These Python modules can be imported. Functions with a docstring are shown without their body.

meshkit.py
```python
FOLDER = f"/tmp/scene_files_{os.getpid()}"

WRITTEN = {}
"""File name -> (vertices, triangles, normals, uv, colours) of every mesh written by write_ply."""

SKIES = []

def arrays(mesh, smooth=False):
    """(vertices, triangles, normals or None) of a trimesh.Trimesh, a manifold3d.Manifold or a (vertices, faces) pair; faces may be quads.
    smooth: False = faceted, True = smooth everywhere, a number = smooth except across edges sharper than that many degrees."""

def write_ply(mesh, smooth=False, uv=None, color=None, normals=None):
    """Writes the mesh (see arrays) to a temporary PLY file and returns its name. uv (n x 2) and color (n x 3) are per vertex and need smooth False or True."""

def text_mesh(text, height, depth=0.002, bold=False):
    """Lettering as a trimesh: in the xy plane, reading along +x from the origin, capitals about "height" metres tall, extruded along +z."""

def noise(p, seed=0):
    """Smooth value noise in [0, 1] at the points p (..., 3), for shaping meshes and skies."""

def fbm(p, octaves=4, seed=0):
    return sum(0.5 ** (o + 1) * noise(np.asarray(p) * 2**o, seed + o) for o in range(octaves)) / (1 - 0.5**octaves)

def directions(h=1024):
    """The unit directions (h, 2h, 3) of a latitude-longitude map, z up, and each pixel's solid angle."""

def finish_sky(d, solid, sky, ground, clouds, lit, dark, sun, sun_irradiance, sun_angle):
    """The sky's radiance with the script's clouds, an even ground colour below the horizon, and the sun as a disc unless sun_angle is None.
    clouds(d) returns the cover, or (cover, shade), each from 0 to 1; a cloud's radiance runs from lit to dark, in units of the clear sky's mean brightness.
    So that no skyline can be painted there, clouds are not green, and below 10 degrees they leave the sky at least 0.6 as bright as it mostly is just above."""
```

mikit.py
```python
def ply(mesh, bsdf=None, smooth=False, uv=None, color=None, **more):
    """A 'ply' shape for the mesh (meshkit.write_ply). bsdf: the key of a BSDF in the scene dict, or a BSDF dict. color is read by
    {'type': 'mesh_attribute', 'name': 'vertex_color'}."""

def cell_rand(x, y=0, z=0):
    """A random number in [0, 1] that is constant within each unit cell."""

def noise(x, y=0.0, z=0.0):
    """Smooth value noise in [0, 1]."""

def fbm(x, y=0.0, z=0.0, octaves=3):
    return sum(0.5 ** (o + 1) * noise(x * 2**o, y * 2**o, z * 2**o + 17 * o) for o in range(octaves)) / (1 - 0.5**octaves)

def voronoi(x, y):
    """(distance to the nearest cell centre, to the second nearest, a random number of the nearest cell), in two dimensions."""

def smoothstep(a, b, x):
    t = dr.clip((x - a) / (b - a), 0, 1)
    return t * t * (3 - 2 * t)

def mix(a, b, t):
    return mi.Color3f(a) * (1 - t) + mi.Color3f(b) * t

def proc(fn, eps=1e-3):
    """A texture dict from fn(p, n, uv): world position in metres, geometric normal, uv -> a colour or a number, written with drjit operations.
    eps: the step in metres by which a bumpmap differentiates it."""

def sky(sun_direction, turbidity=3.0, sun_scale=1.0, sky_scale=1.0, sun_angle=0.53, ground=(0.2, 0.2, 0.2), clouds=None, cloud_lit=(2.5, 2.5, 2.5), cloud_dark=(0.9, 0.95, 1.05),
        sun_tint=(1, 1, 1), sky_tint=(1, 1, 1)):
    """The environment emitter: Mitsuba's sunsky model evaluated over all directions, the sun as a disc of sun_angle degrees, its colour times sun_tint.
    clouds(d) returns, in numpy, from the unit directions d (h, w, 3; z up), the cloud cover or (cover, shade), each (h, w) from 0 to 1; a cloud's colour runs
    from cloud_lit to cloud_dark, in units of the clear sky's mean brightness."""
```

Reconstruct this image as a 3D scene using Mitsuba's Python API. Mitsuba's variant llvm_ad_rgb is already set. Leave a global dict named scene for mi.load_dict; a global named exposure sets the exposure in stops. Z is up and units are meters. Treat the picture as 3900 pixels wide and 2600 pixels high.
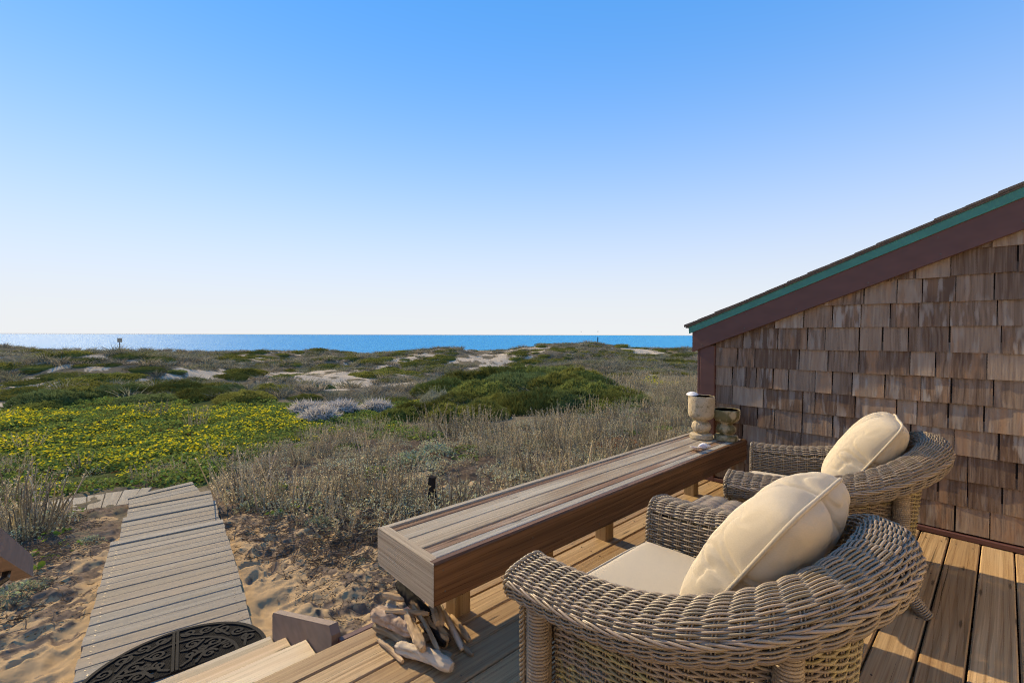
import math
import numpy as np
import trimesh
import drjit as dr
import mitsuba as mi
import mikit
import meshkit
from mikit import noise, fbm, voronoi, cell_rand, smoothstep, mix
from scipy.interpolate import RBFInterpolator, CubicSpline
from shapely.geometry import Polygon, LineString, Point, box as sbox
from shapely import contains_xy
from shapely.ops import unary_union

T = mi.ScalarTransform4f
scene, labels = {}, {}

# ---------------------------------------------------------------- camera, sky, exposure
exposure = 1.9
EYE = np.array([0.0, 0.0, 1.35])                      # above the deck boards (z = 0); x runs along the boards, y towards the sea
yaw, pitch, roll = math.radians(47.3), math.radians(0.80), math.radians(0.15)
fw = np.array([math.cos(yaw), math.sin(yaw), 0.0])
rt = np.array([math.sin(yaw), -math.cos(yaw), 0.0])
look = fw * math.cos(pitch) - np.array([0, 0, math.sin(pitch)])
up = np.array([0, 0, math.cos(pitch)]) + fw * math.sin(pitch)
up = up * math.cos(roll) - rt * math.sin(roll)
scene['camera'] = {'type': 'perspective', 'fov_axis': 'x', 'fov': 2 * math.degrees(math.atan(1950 / 1733)), 'near_clip': 0.05, 'far_clip': 100000.0,
                   'to_world': T().look_at(origin=EYE.tolist(), target=(EYE + look).tolist(), up=up.tolist())}
SUN_AZ, SUN_EL = math.radians(4.0), math.radians(32.0)
sun = [-math.sin(SUN_AZ) * math.cos(SUN_EL), math.cos(SUN_AZ) * math.cos(SUN_EL), math.sin(SUN_EL)]


def marine_haze(d):
    """Pale haze that lies over the sea all round the horizon, under a thin even veil of blue air."""
    el = np.degrees(np.arcsin(np.clip(d[..., 2], 0, 1)))
    low = np.exp(-(el / 18.0) ** 1.7)
    cover = low + (1 - low) * 0.55
    return cover, (1 - low) * 0.55 / cover


scene['sky'] = mikit.sky(sun, turbidity=1.0, sun_scale=1.12, sky_scale=1.7, sky_tint=(0.39, 0.90, 1.32), sun_tint=(1.0, 0.98, 0.82), clouds=marine_haze,
                         cloud_lit=(1.88, 1.92, 1.95), cloud_dark=(0.20, 0.88, 2.12), ground=(0.25, 0.22, 0.18))

# ---------------------------------------------------------------- helpers
def put(key, mesh, bsdf, smooth=False, uv=None, color=None, to_world=None, ply=None):
    n, k = 1, key
    while k in scene:
        k = f'{key}_{n:03d}'
        n += 1
    if ply is None and key not in ('sand_dunes', 'ocean'):      # faces look outwards
        V, F = np.asarray(mesh[0], float), np.asarray(mesh[1])
        Q = V - V.mean(0)
        F = np.vstack([F[:, :3], F[:, [0, 2, 3]]]) if F.shape[1] == 4 else F
        if np.einsum('ij,ij->i', Q[F[:, 0]], np.cross(Q[F[:, 1]], Q[F[:, 2]])).sum() < 0:
            F = F[:, ::-1]
        mesh = (V, F)
    d = dict(ply) if ply is not None else mikit.ply(mesh, bsdf, smooth=smooth, uv=uv, color=color)
    if to_world is not None:
        d['to_world'] = to_world
    scene[k] = d
    return k


def tag(key, label=None, category=None, group=None, kind=None):
    labels[key] = {a: b for a, b in (('label', label), ('category', category), ('group', group), ('kind', kind)) if b}


def thing(name):
    n, k = 1, name
    while k in labels:
        k = f'{name}_{n:03d}'
        n += 1
    labels[k] = {}
    return k


def bsdf(name, d):
    scene[name] = d
    return name


def cat(parts):
    """Joins (vertices, faces, ...) tuples."""
    vs, fs, rest, at = [], [], [[] for _ in parts[0][2:]], 0
    for p in parts:
        vs.append(p[0])
        fs.append(np.asarray(p[1]) + at)
        at += len(p[0])
        for r, x in zip(rest, p[2:]):
            r.append(x)
    return (np.vstack(vs), np.vstack(fs), *[np.vstack(r) for r in rest])


def frames(P):
    t = np.gradient(P, axis=0)
    t /= np.linalg.norm(t, axis=1, keepdims=True) + 1e-12
    ref = np.array([0, 0, 1.0]) if abs(t[:, 2]).mean() < 0.8 else np.array([1.0, 0, 0])
    a = np.cross(t, ref)
    a /= np.linalg.norm(a, axis=1, keepdims=True) + 1e-12
    return t, a, np.cross(t, a)


def tube(P, r, sides=5, A=None, B=None, caps=True):
    """Tube round the polyline P (n, 3) of radius r (number, (n,) or (n, sides))."""
    P = np.asarray(P, float)
    n = len(P)
    if A is None:
        _, A, B = frames(P)
    r = np.asarray(r, float)
    r = np.broadcast_to(r[:, None] if r.ndim == 1 else r, (n, sides))
    ang = np.arange(sides) * 2 * np.pi / sides
    v = P[:, None] + r[..., None] * (np.cos(ang)[None, :, None] * A[:, None] + np.sin(ang)[None, :, None] * B[:, None])
    i, j = np.meshgrid(np.arange(n - 1), np.arange(sides), indexing='ij')
    a, b, c, d = i * sides + j, i * sides + (j + 1) % sides, (i + 1) * sides + (j + 1) % sides, (i + 1) * sides + j
    f = np.vstack([np.stack([a, b, c], -1).reshape(-1, 3), np.stack([a, c, d], -1).reshape(-1, 3)])
    v = v.reshape(-1, 3)
    turn = np.einsum('ij,ij->i', np.cross(A, B), np.gradient(P, axis=0)).sum()
    if caps:
        k = np.arange(1, sides - 1)
        e = (n - 1) * sides
        f = np.vstack([f, np.stack([k * 0, k + 1, k], 1), np.stack([k * 0 + e, e + k, e + k + 1], 1)])
    return v, (f if turn > 0 else f[:, ::-1])


def board(p0, du, dv, dw, L, W, TH, ch=0.004, ident=0, rows=1, warp=0.0, v0=0.0, flutes=0):
    """A plank: along du (length L), across dv (width W), thickness TH below the top face that looks along dw; chamfered long edges. Returns v, f, uv."""
    p0, du, dv, dw = (np.asarray(x, float) for x in (p0, du, dv, dw))
    prof = np.array([(ch, 0), (W - ch, 0), (W, -ch), (W, -TH + ch), (W - ch, -TH), (ch, -TH), (0, -TH + ch), (0, -ch)])
    if flutes:      # grooves sawn along the top face
        q = np.arange(2 * flutes + 1)
        prof = np.vstack([np.stack([ch + (W - 2 * ch) * q / (2 * flutes), -0.0009 * (q % 2)], 1), prof[2:]])
    per = np.concatenate([[0], np.cumsum(np.linalg.norm(np.diff(np.vstack([prof, prof[:1]]), axis=0), axis=1))])
    prof = np.vstack([prof, prof[:1]])
    xs = np.linspace(0, L, rows + 1)
    v = p0 + xs[:, None, None] * du + prof[None, :, :1] * dv + prof[None, :, 1:] * dw
    if warp:
        v = v + (warp * (meshkit.noise(np.stack([xs * 1.3 + ident * 7.7, xs * 0, xs * 0], -1)) - 0.5))[:, None, None] * dw
    uv = np.stack(np.broadcast_arrays(xs[:, None] + 20.0 * ident, per[None, :] + v0), -1).reshape(-1, 2)
    m = len(prof)
    i, j = np.meshgrid(np.arange(rows), np.arange(m - 1), indexing='ij')
    a, b, c, d = i * m + j, i * m + j + 1, (i + 1) * m + j + 1, (i + 1) * m + j
    f = np.vstack([np.stack([a, d, c], -1).reshape(-1, 3), np.stack([a, c, b], -1).reshape(-1, 3)])
    v = v.reshape(-1, 3)
    if np.dot(np.cross(du, dv), dw) < 0:
        f = f[:, ::-1]
    f = f[:, ::-1] if False else f
    caps_v = [v[:m - 1], v[rows * m:rows * m + m - 1]]
    uvc = [np.stack([np.full(m - 1, 20.0 * ident + 0.3) + 0.02 * prof[:-1, 1], 3 + prof[:-1, 0]], -1)] * 2
    k = np.arange(1, m - 2)
    n0 = len(v)
    tri0 = np.stack([k * 0, k, k + 1], 1)
    f = np.vstack([f, n0 + tri0, n0 + (m - 1) + tri0[:, ::-1]])
    v = np.vstack([v, *caps_v])
    uv = np.vstack([uv, *uvc])
    tm = trimesh.Trimesh(v, f, process=False)
    if tm.volume < 0:
        f = f[:, ::-1]
    return v, f, uv


def quad_board(a, b, c, d, TH, ident=0, ch=0.004):
    """A plank with the four top corners a, b, c, d (a-b and d-c are the long edges)."""
    a, b, c, d = (np.asarray(x, float) for x in (a, b, c, d))
    L, W = np.linalg.norm(b - a), np.linalg.norm(d - a)
    v, f, uv = board((0, 0, 0), (1, 0, 0), (0, 1, 0), (0, 0, 1), L, W, TH, ch, ident)
    s, t = v[:, :1] / L, v[:, 1:2] / W
    top = a * (1 - s) * (1 - t) + b * s * (1 - t) + c * s * t + d * (1 - s) * t
    out = top + v[:, 2:] * np.array([0, 0, 1.0])
    tm = trimesh.Trimesh(out, f, process=False)
    return out, (f if tm.volume > 0 else f[:, ::-1]), uv


def box_uv(lo, hi, ident=0, ch=0.004, axis=0):
    """Axis-aligned timber between lo and hi, grain along axis."""
    lo, hi = np.asarray(lo, float), np.asarray(hi, float)
    e = np.eye(3)
    s = hi - lo
    if axis == 0:
        return board((lo[0], lo[1], hi[2]), e[0], e[1], e[2], s[0], s[1], s[2], ch, ident)
    if axis == 1:
        return board((lo[0], lo[1], hi[2]), e[1], e[0], e[2], s[1], s[0], s[2], ch, ident)
    return board((lo[0], lo[1], lo[2]), e[2], e[1], -e[0], s[2], s[1], s[0], ch, ident)


def prism_x(poly, x0, x1):
    """Polygon in (y, z) extruded from x0 to x1."""
    m = trimesh.creation.extrude_polygon(poly, x1 - x0, engine='earcut')
    v = np.stack([m.vertices[:, 2] + x0, m.vertices[:, 0], m.vertices[:, 1]], 1)
    return v, np.array(m.faces)


def leaves(C, D, N, L, W):
    """Rhombic leaves: centres C, along D, facing N; lengths L and widths W (n,). Two triangles each."""
    D = D / (np.linalg.norm(D, axis=1, keepdims=True) + 1e-9)
    S = np.cross(D, N)
    S /= np.linalg.norm(S, axis=1, keepdims=True) + 1e-9
    L, W = np.broadcast_to(L, len(C))[:, None], np.broadcast_to(W, len(C))[:, None]
    v = np.stack([C - D * L / 2, C + S * W / 2, C + D * L / 2, C - S * W / 2], 1).reshape(-1, 3)
    k = np.arange(len(C))[:, None] * 4
    return v, np.vstack([k + np.array([[0, 1, 2]]), k + np.array([[0, 2, 3]])])


def blades(B, D, L, W, bend):
    """Grass blades from base B along D with a bend (n, 3) at the tip; three triangles each."""
    D = D / (np.linalg.norm(D, axis=1, keepdims=True) + 1e-9)
    S = np.cross(D, np.array([0.31, 0.95, 0.05]))
    S /= np.linalg.norm(S, axis=1, keepdims=True) + 1e-9
    L, W = np.broadcast_to(L, len(B))[:, None], np.broadcast_to(W, len(B))[:, None]
    m, t = B + D * L * 0.55, B + D * L + bend
    v = np.stack([B - S * W / 2, B + S * W / 2, m - S * W * 0.4, m + S * W * 0.4, t], 1).reshape(-1, 3)
    k = np.arange(len(B))[:, None] * 5
    return v, np.vstack([k + np.array([[0, 1, 3]]), k + np.array([[0, 3, 2]]), k + np.array([[2, 3, 4]])])


def rep(c, n):
    return np.repeat(np.asarray(c, float), n, axis=0)


# ---------------------------------------------------------------- materials
def wood(name, dark, light, stain, ridge, rough=0.75, streak=70.0, vary=0.45, stain_amt=0.4, bump=0.0016, seed=0, ring=1.0, spec=0.25, knots=1.0):
    """Board timber: uv.x runs along the grain (20 per board), uv.y across."""
    def col(p, n, uv):
        u, v = uv.x, uv.y
        i = dr.floor(u / 20.0)
        r1, r2 = cell_rand(i, 3 + seed), cell_rand(i, 11 + seed)
        wob = 0.02 * noise(u * 0.9 + i * 5.1, v * 4, 1.0) + 0.006 * noise(u * 4.0, v * 14, 5.0)
        g = noise((u + i * 3.7) * 1.6, (v + wob) * streak, 2.0)
        g2 = noise((u + i * 1.3) * 5.0, (v + wob) * streak * 4.2, 7.0)
        ringv = (v + 0.07 * noise(u * 0.8 + i * 2.9, v * 7.0, 3.0)) * 46.0
        rg = dr.abs(ringv - dr.floor(ringv) - 0.5) * 2
        rg = smoothstep(0.72, 1.0, rg) * ring
        c = mix(dark, light, dr.clip(0.2 + 0.62 * g + 0.38 * (g2 - 0.5) - 0.3 * rg, 0, 1))
        st = smoothstep(0.46, 0.72, fbm(u * 1.7 + i * 3.3, v * 11, 4.0) * 0.75 + 0.25 * g2) * stain_amt
        c = mix(c, stain, st)
        kf, _, kw = voronoi((u + i * 0.37) * 1.15, v * 7.5 + i * 0.61)
        c = c * (1 - 0.62 * smoothstep(0.075, 0.03, kf + 0.02 * g2) * dr.select(kw > 0.55, 1.0, 0.0) * knots)
        crack = smoothstep(0.965, 0.985, noise(u * 0.7 + i * 9.1, (v + wob) * 120, 9.0)) * 0.6
        c = c * (1 - crack)
        return c * (1 - vary / 2 + vary * r1) * (mi.Color3f(1, 1, 1) + mi.Color3f(0.10, 0.0, -0.10) * (r2 - 0.5))

    def hgt(p, n, uv):
        u, v = uv.x, uv.y
        i = dr.floor(u / 20.0)
        wob = 0.02 * noise(u * 0.9 + i * 5.1, v * 4, 1.0) + 0.006 * noise(u * 4.0, v * 14, 5.0)
        gr = noise((u + i * 3.7) * 1.6, (v + wob) * streak, 2.0) * 0.6 + 0.4 * noise((u + i * 1.3) * 5.0, (v + wob) * streak * 3.0, 7.0)
        return gr + ridge * dr.sin((v + wob * 0.3) * 2 * math.pi / 0.0075)

    bsdf(name, {'type': 'bumpmap', 'nested_texture': mikit.proc(hgt, eps=1.2e-3), 'scale': bump,
                'nested_bsdf': {'type': 'principled', 'base_color': mikit.proc(col), 'roughness': rough, 'specular': spec}})
    return name


wood('wood_deck', (0.22, 0.132, 0.062), (0.47, 0.325, 0.18), (0.32, 0.235, 0.145), 0.0, rough=0.6, streak=95, vary=0.45, seed=0)
wood('wood_step', (0.38, 0.28, 0.17), (0.66, 0.53, 0.36), (0.45, 0.31, 0.18), 0.22, rough=0.75, streak=60, vary=0.3, seed=5)
wood('wood_grey', (0.20, 0.162, 0.115), (0.41, 0.352, 0.27), (0.19, 0.125, 0.075), 0.0, rough=0.8, streak=150, vary=0.25, seed=9, stain_amt=0.65)
wood('wood_ridged', (0.23, 0.185, 0.133), (0.46, 0.392, 0.30), (0.31, 0.24, 0.165), 0.0, rough=0.8, streak=130, vary=0.2, seed=12, stain_amt=0.3, bump=0.0013)
wood('wood_brown', (0.055, 0.025, 0.011), (0.225, 0.118, 0.054), (0.11, 0.062, 0.036), 0.0, rough=0.5, streak=75, vary=0.25, seed=17, stain_amt=0.5)
wood('wood_worn', (0.075, 0.036, 0.02), (0.26, 0.15, 0.085), (0.36, 0.29, 0.22), 0.0, rough=0.7, streak=120, vary=0.25, seed=21, stain_amt=0.75)
wood('wood_post', (0.22, 0.135, 0.065), (0.44, 0.30, 0.165), (0.22, 0.15, 0.08), 0.3, rough=0.75, streak=45, vary=0.2, seed=25)
wood('wood_walk', (0.155, 0.128, 0.10), (0.262, 0.223, 0.178), (0.22, 0.175, 0.122), 0.0, rough=0.8, streak=24, vary=0.16, seed=31, stain_amt=0.5, ring=0.25, bump=0.0008, knots=0.0)


def shingle_col(p, n, uv):
    u, v = uv.x, uv.y
    i = dr.floor(u / 20.0)
    r1, r2, r3 = cell_rand(i, 1), cell_rand(i, 2), cell_rand(i, 4)
    g = noise(u * 4.0 + i * 1.7, v * 95 + 1.5 * noise(u * 9, v * 6, 1.0), 2.0)
    g2 = noise(u * 9.0, v * 330, 5.0)
    c = mix((0.10, 0.062, 0.042), (0.30, 0.228, 0.17), dr.clip(-0.05 + 0.85 * r1 + 0.5 * (g - 0.4) + 0.3 * (g2 - 0.5), 0, 1))
    c = mix(c, (0.30, 0.18, 0.105), smoothstep(0.42, 0.75, fbm(u * 5 + i * 3.1, v * 26, 3.0)) * 0.75 * r2)
    c = mix(c, (0.40, 0.375, 0.34), smoothstep(0.5, 0.75, fbm(u * 7 + i, v * 40, 6.0)) * 0.55 * r3)
    return c


def shingle_h(p, n, uv):
    u, v = uv.x, uv.y
    i = dr.floor(u / 20.0)
    return 0.7 * noise(u * 4.0 + i * 1.7, v * 95 + 1.5 * noise(u * 9, v * 6, 1.0), 2.0) + 0.45 * noise(u * 14.0, v * 300, 5.0) + 1.4 * noise(u * 9 + i * 3.3, v * 12, 8.0)


bsdf('cedar_shingle', {'type': 'bumpmap', 'nested_texture': mikit.proc(shingle_h, eps=1.5e-3), 'scale': 0.0016,
                       'nested_bsdf': {'type': 'principled', 'base_color': mikit.proc(shingle_col), 'roughness': 0.75, 'specular': 0.25}})


def paint(name, c, rough, amt, scale):
    def col(p, n, uv):
        return mi.Color3f(c) * (1 - amt / 2 + amt * fbm(p.x * scale, p.y * scale, p.z * scale * 2))
    bsdf(name, {'type': 'principled', 'base_color': mikit.proc(col), 'roughness': rough, 'specular': 0.4})


paint('brown_paint', (0.098, 0.043, 0.036), 0.5, 0.35, 9.0)
paint('green_metal', (0.042, 0.185, 0.15), 0.45, 0.3, 7.0)
paint('grey_brown_board', (0.155, 0.11, 0.09), 0.7, 0.4, 14.0)
paint('pale_bounce_paint', (0.62, 0.53, 0.43), 0.8, 0.1, 5.0)  # for the unseen wall added behind the deck as a light bounce
paint('roof_shingle', (0.10, 0.085, 0.072), 0.85, 0.7, 25.0)


def sand_h(p, n, uv):
    return 0.5 * fbm(p.x * 60, p.y * 60, p.z * 60, 3) + 1.2 * noise(p.x * 13, p.y * 13, p.z * 13)


bsdf('ground_sand', {'type': 'bumpmap', 'nested_texture': mikit.proc(sand_h, eps=3e-3), 'scale': 0.007,
                     'nested_bsdf': {'type': 'twosided', 'bsdf': {'type': 'diffuse', 'reflectance': {'type': 'mesh_attribute', 'name': 'vertex_color'}}}})
VC = {'type': 'mesh_attribute', 'name': 'vertex_color'}
bsdf('leaf', {'type': 'principledthin', 'base_color': dict(VC), 'roughness': 0.55, 'diff_trans': 0.7, 'spec_trans': 0.0, 'eta': 1.4})
bsdf('stem', {'type': 'twosided', 'bsdf': {'type': 'diffuse', 'reflectance': dict(VC)}})
bsdf('wicker', {'type': 'principled', 'base_color': dict(VC), 'roughness': 0.42, 'specular': 0.5})


def fabric_col(p, n, uv):
    f = noise(p.x * 420, p.y * 420, p.z * 420)
    return mi.Color3f(0.43, 0.36, 0.262) * (0.93 + 0.09 * f + 0.05 * fbm(p.x * 9, p.y * 9, p.z * 9))


def fabric_h(p, n, uv):
    return noise(p.x * 500, p.y * 500, p.z * 500)


bsdf('cream_fabric', {'type': 'bumpmap', 'nested_texture': mikit.proc(fabric_h, eps=8e-4), 'scale': 0.0006,
                      'nested_bsdf': {'type': 'principled', 'base_color': mikit.proc(fabric_col), 'roughness': 0.9, 'sheen': 0.35, 'specular': 0.15}})


def stone_col(p, n, uv):
    c = mix((0.34, 0.265, 0.165), (0.52, 0.43, 0.30), fbm(p.x * 22, p.y * 22, p.z * 22))
    c = mix(c, (0.16, 0.125, 0.06), smoothstep(0.52, 0.74, fbm(p.x * 38, p.y * 38, p.z * 26, 4)) * 0.75)
    return mix(c, (0.09, 0.075, 0.05), smoothstep(0.80, 0.88, noise(p.x * 160, p.y * 160, p.z * 160)) * 0.7)


def stone_moss(p, n, uv):
    c = mix((0.30, 0.235, 0.13), (0.47, 0.38, 0.25), fbm(p.x * 22, p.y * 22, p.z * 22))
    return mix(c, (0.105, 0.09, 0.03), smoothstep(0.36, 0.6, fbm(p.x * 30, p.y * 30, p.z * 12, 4)) * 0.85)


def stone_h(p, n, uv):
    return fbm(p.x * 60, p.y * 60, p.z * 60, 4)


for nm, fn in (('pale_stone', stone_col), ('mossy_stone', stone_moss)):
    bsdf(nm, {'type': 'bumpmap', 'nested_texture': mikit.proc(stone_h, eps=2e-3), 'scale': 0.006,
              'nested_bsdf': {'type': 'principled', 'base_color': mikit.proc(fn), 'roughness': 0.9, 'specular': 0.2}})
bsdf('terracotta', {'type': 'principled', 'base_color': {'type': 'rgb', 'value': (0.42, 0.15, 0.07)}, 'roughness': 0.85, 'specular': 0.2})


def log_h(p, n, uv):
    return 0.7 * fbm(uv.x * 14, uv.y * 30, 1.0, 3) + 0.5 * noise(uv.x * 30, uv.y * 90, 4.0)


def drift(name, fn):
    bsdf(name, {'type': 'bumpmap', 'nested_texture': mikit.proc(log_h, eps=1.5e-3), 'scale': 0.010,
                'nested_bsdf': {'type': 'principled', 'base_color': mikit.proc(fn), 'roughness': 0.85, 'specular': 0.2}})


drift('log_white', lambda p, n, uv: mix((0.30, 0.235, 0.165), (0.60, 0.50, 0.385), fbm(uv.x * 14, uv.y * 60, 2.0)))
drift('log_tan', lambda p, n, uv: mix((0.22, 0.14, 0.075), (0.58, 0.42, 0.26), fbm(uv.x * 12, uv.y * 80, 2.0)))
drift('log_red', lambda p, n, uv: mix((0.17, 0.10, 0.065), (0.50, 0.375, 0.275), fbm(uv.x * 40, uv.y * 60, 2.0, 4)))
drift('log_char', lambda p, n, uv: mix((0.012, 0.011, 0.011), (0.33, 0.22, 0.12), smoothstep(0.54, 0.64, fbm(uv.x * 11, uv.y * 16, 2.0, 4))))
drift('log_grey', lambda p, n, uv: mix((0.13, 0.095, 0.06), (0.40, 0.31, 0.20), fbm(uv.x * 12, uv.y * 70, 2.0)))
bsdf('rubber', {'type': 'principled', 'base_color': {'type': 'rgb', 'value': (0.016, 0.015, 0.015)}, 'roughness': 0.85, 'specular': 0.12})
bsdf('black_metal', {'type': 'principled', 'base_color': {'type': 'rgb', 'value': (0.012, 0.012, 0.013)}, 'roughness': 0.35, 'specular': 0.6})
bsdf('screw_metal', {'type': 'principled', 'base_color': {'type': 'rgb', 'value': (0.10, 0.085, 0.07)}, 'roughness': 0.5, 'metallic': 0.7})
bsdf('dark_timber', {'type': 'diffuse', 'reflectance': {'type': 'rgb', 'value': (0.06, 0.045, 0.035)}})


def shell_col(p, n, uv):
    return mix((0.78, 0.74, 0.70), (0.55, 0.48, 0.52), smoothstep(0.45, 0.65, fbm(p.x * 40, p.y * 40, p.z * 40)))


bsdf('shell', {'type': 'principled', 'base_color': mikit.proc(shell_col), 'roughness': 0.35, 'specular': 0.5})


def sea_h(p, n, uv):
    return 1.0 * fbm(p.x * 0.16, p.y * 0.16, 0.0, 4) + 0.25 * noise(p.x * 0.03, p.y * 0.03)


bsdf('sea_water', {'type': 'bumpmap', 'nested_texture': mikit.proc(sea_h, eps=0.15), 'scale': 1.3,
                   'nested_bsdf': {'type': 'principled', 'base_color': {'type': 'rgb', 'value': (0.075, 0.33, 0.55)}, 'roughness': 0.6, 'specular': 0.02}})
bsdf('sign_board', {'type': 'diffuse', 'reflectance': {'type': 'rgb', 'value': (0.46, 0.37, 0.27)}})
bsdf('dark_wood', {'type': 'diffuse', 'reflectance': {'type': 'rgb', 'value': (0.035, 0.03, 0.027)}})

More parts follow.
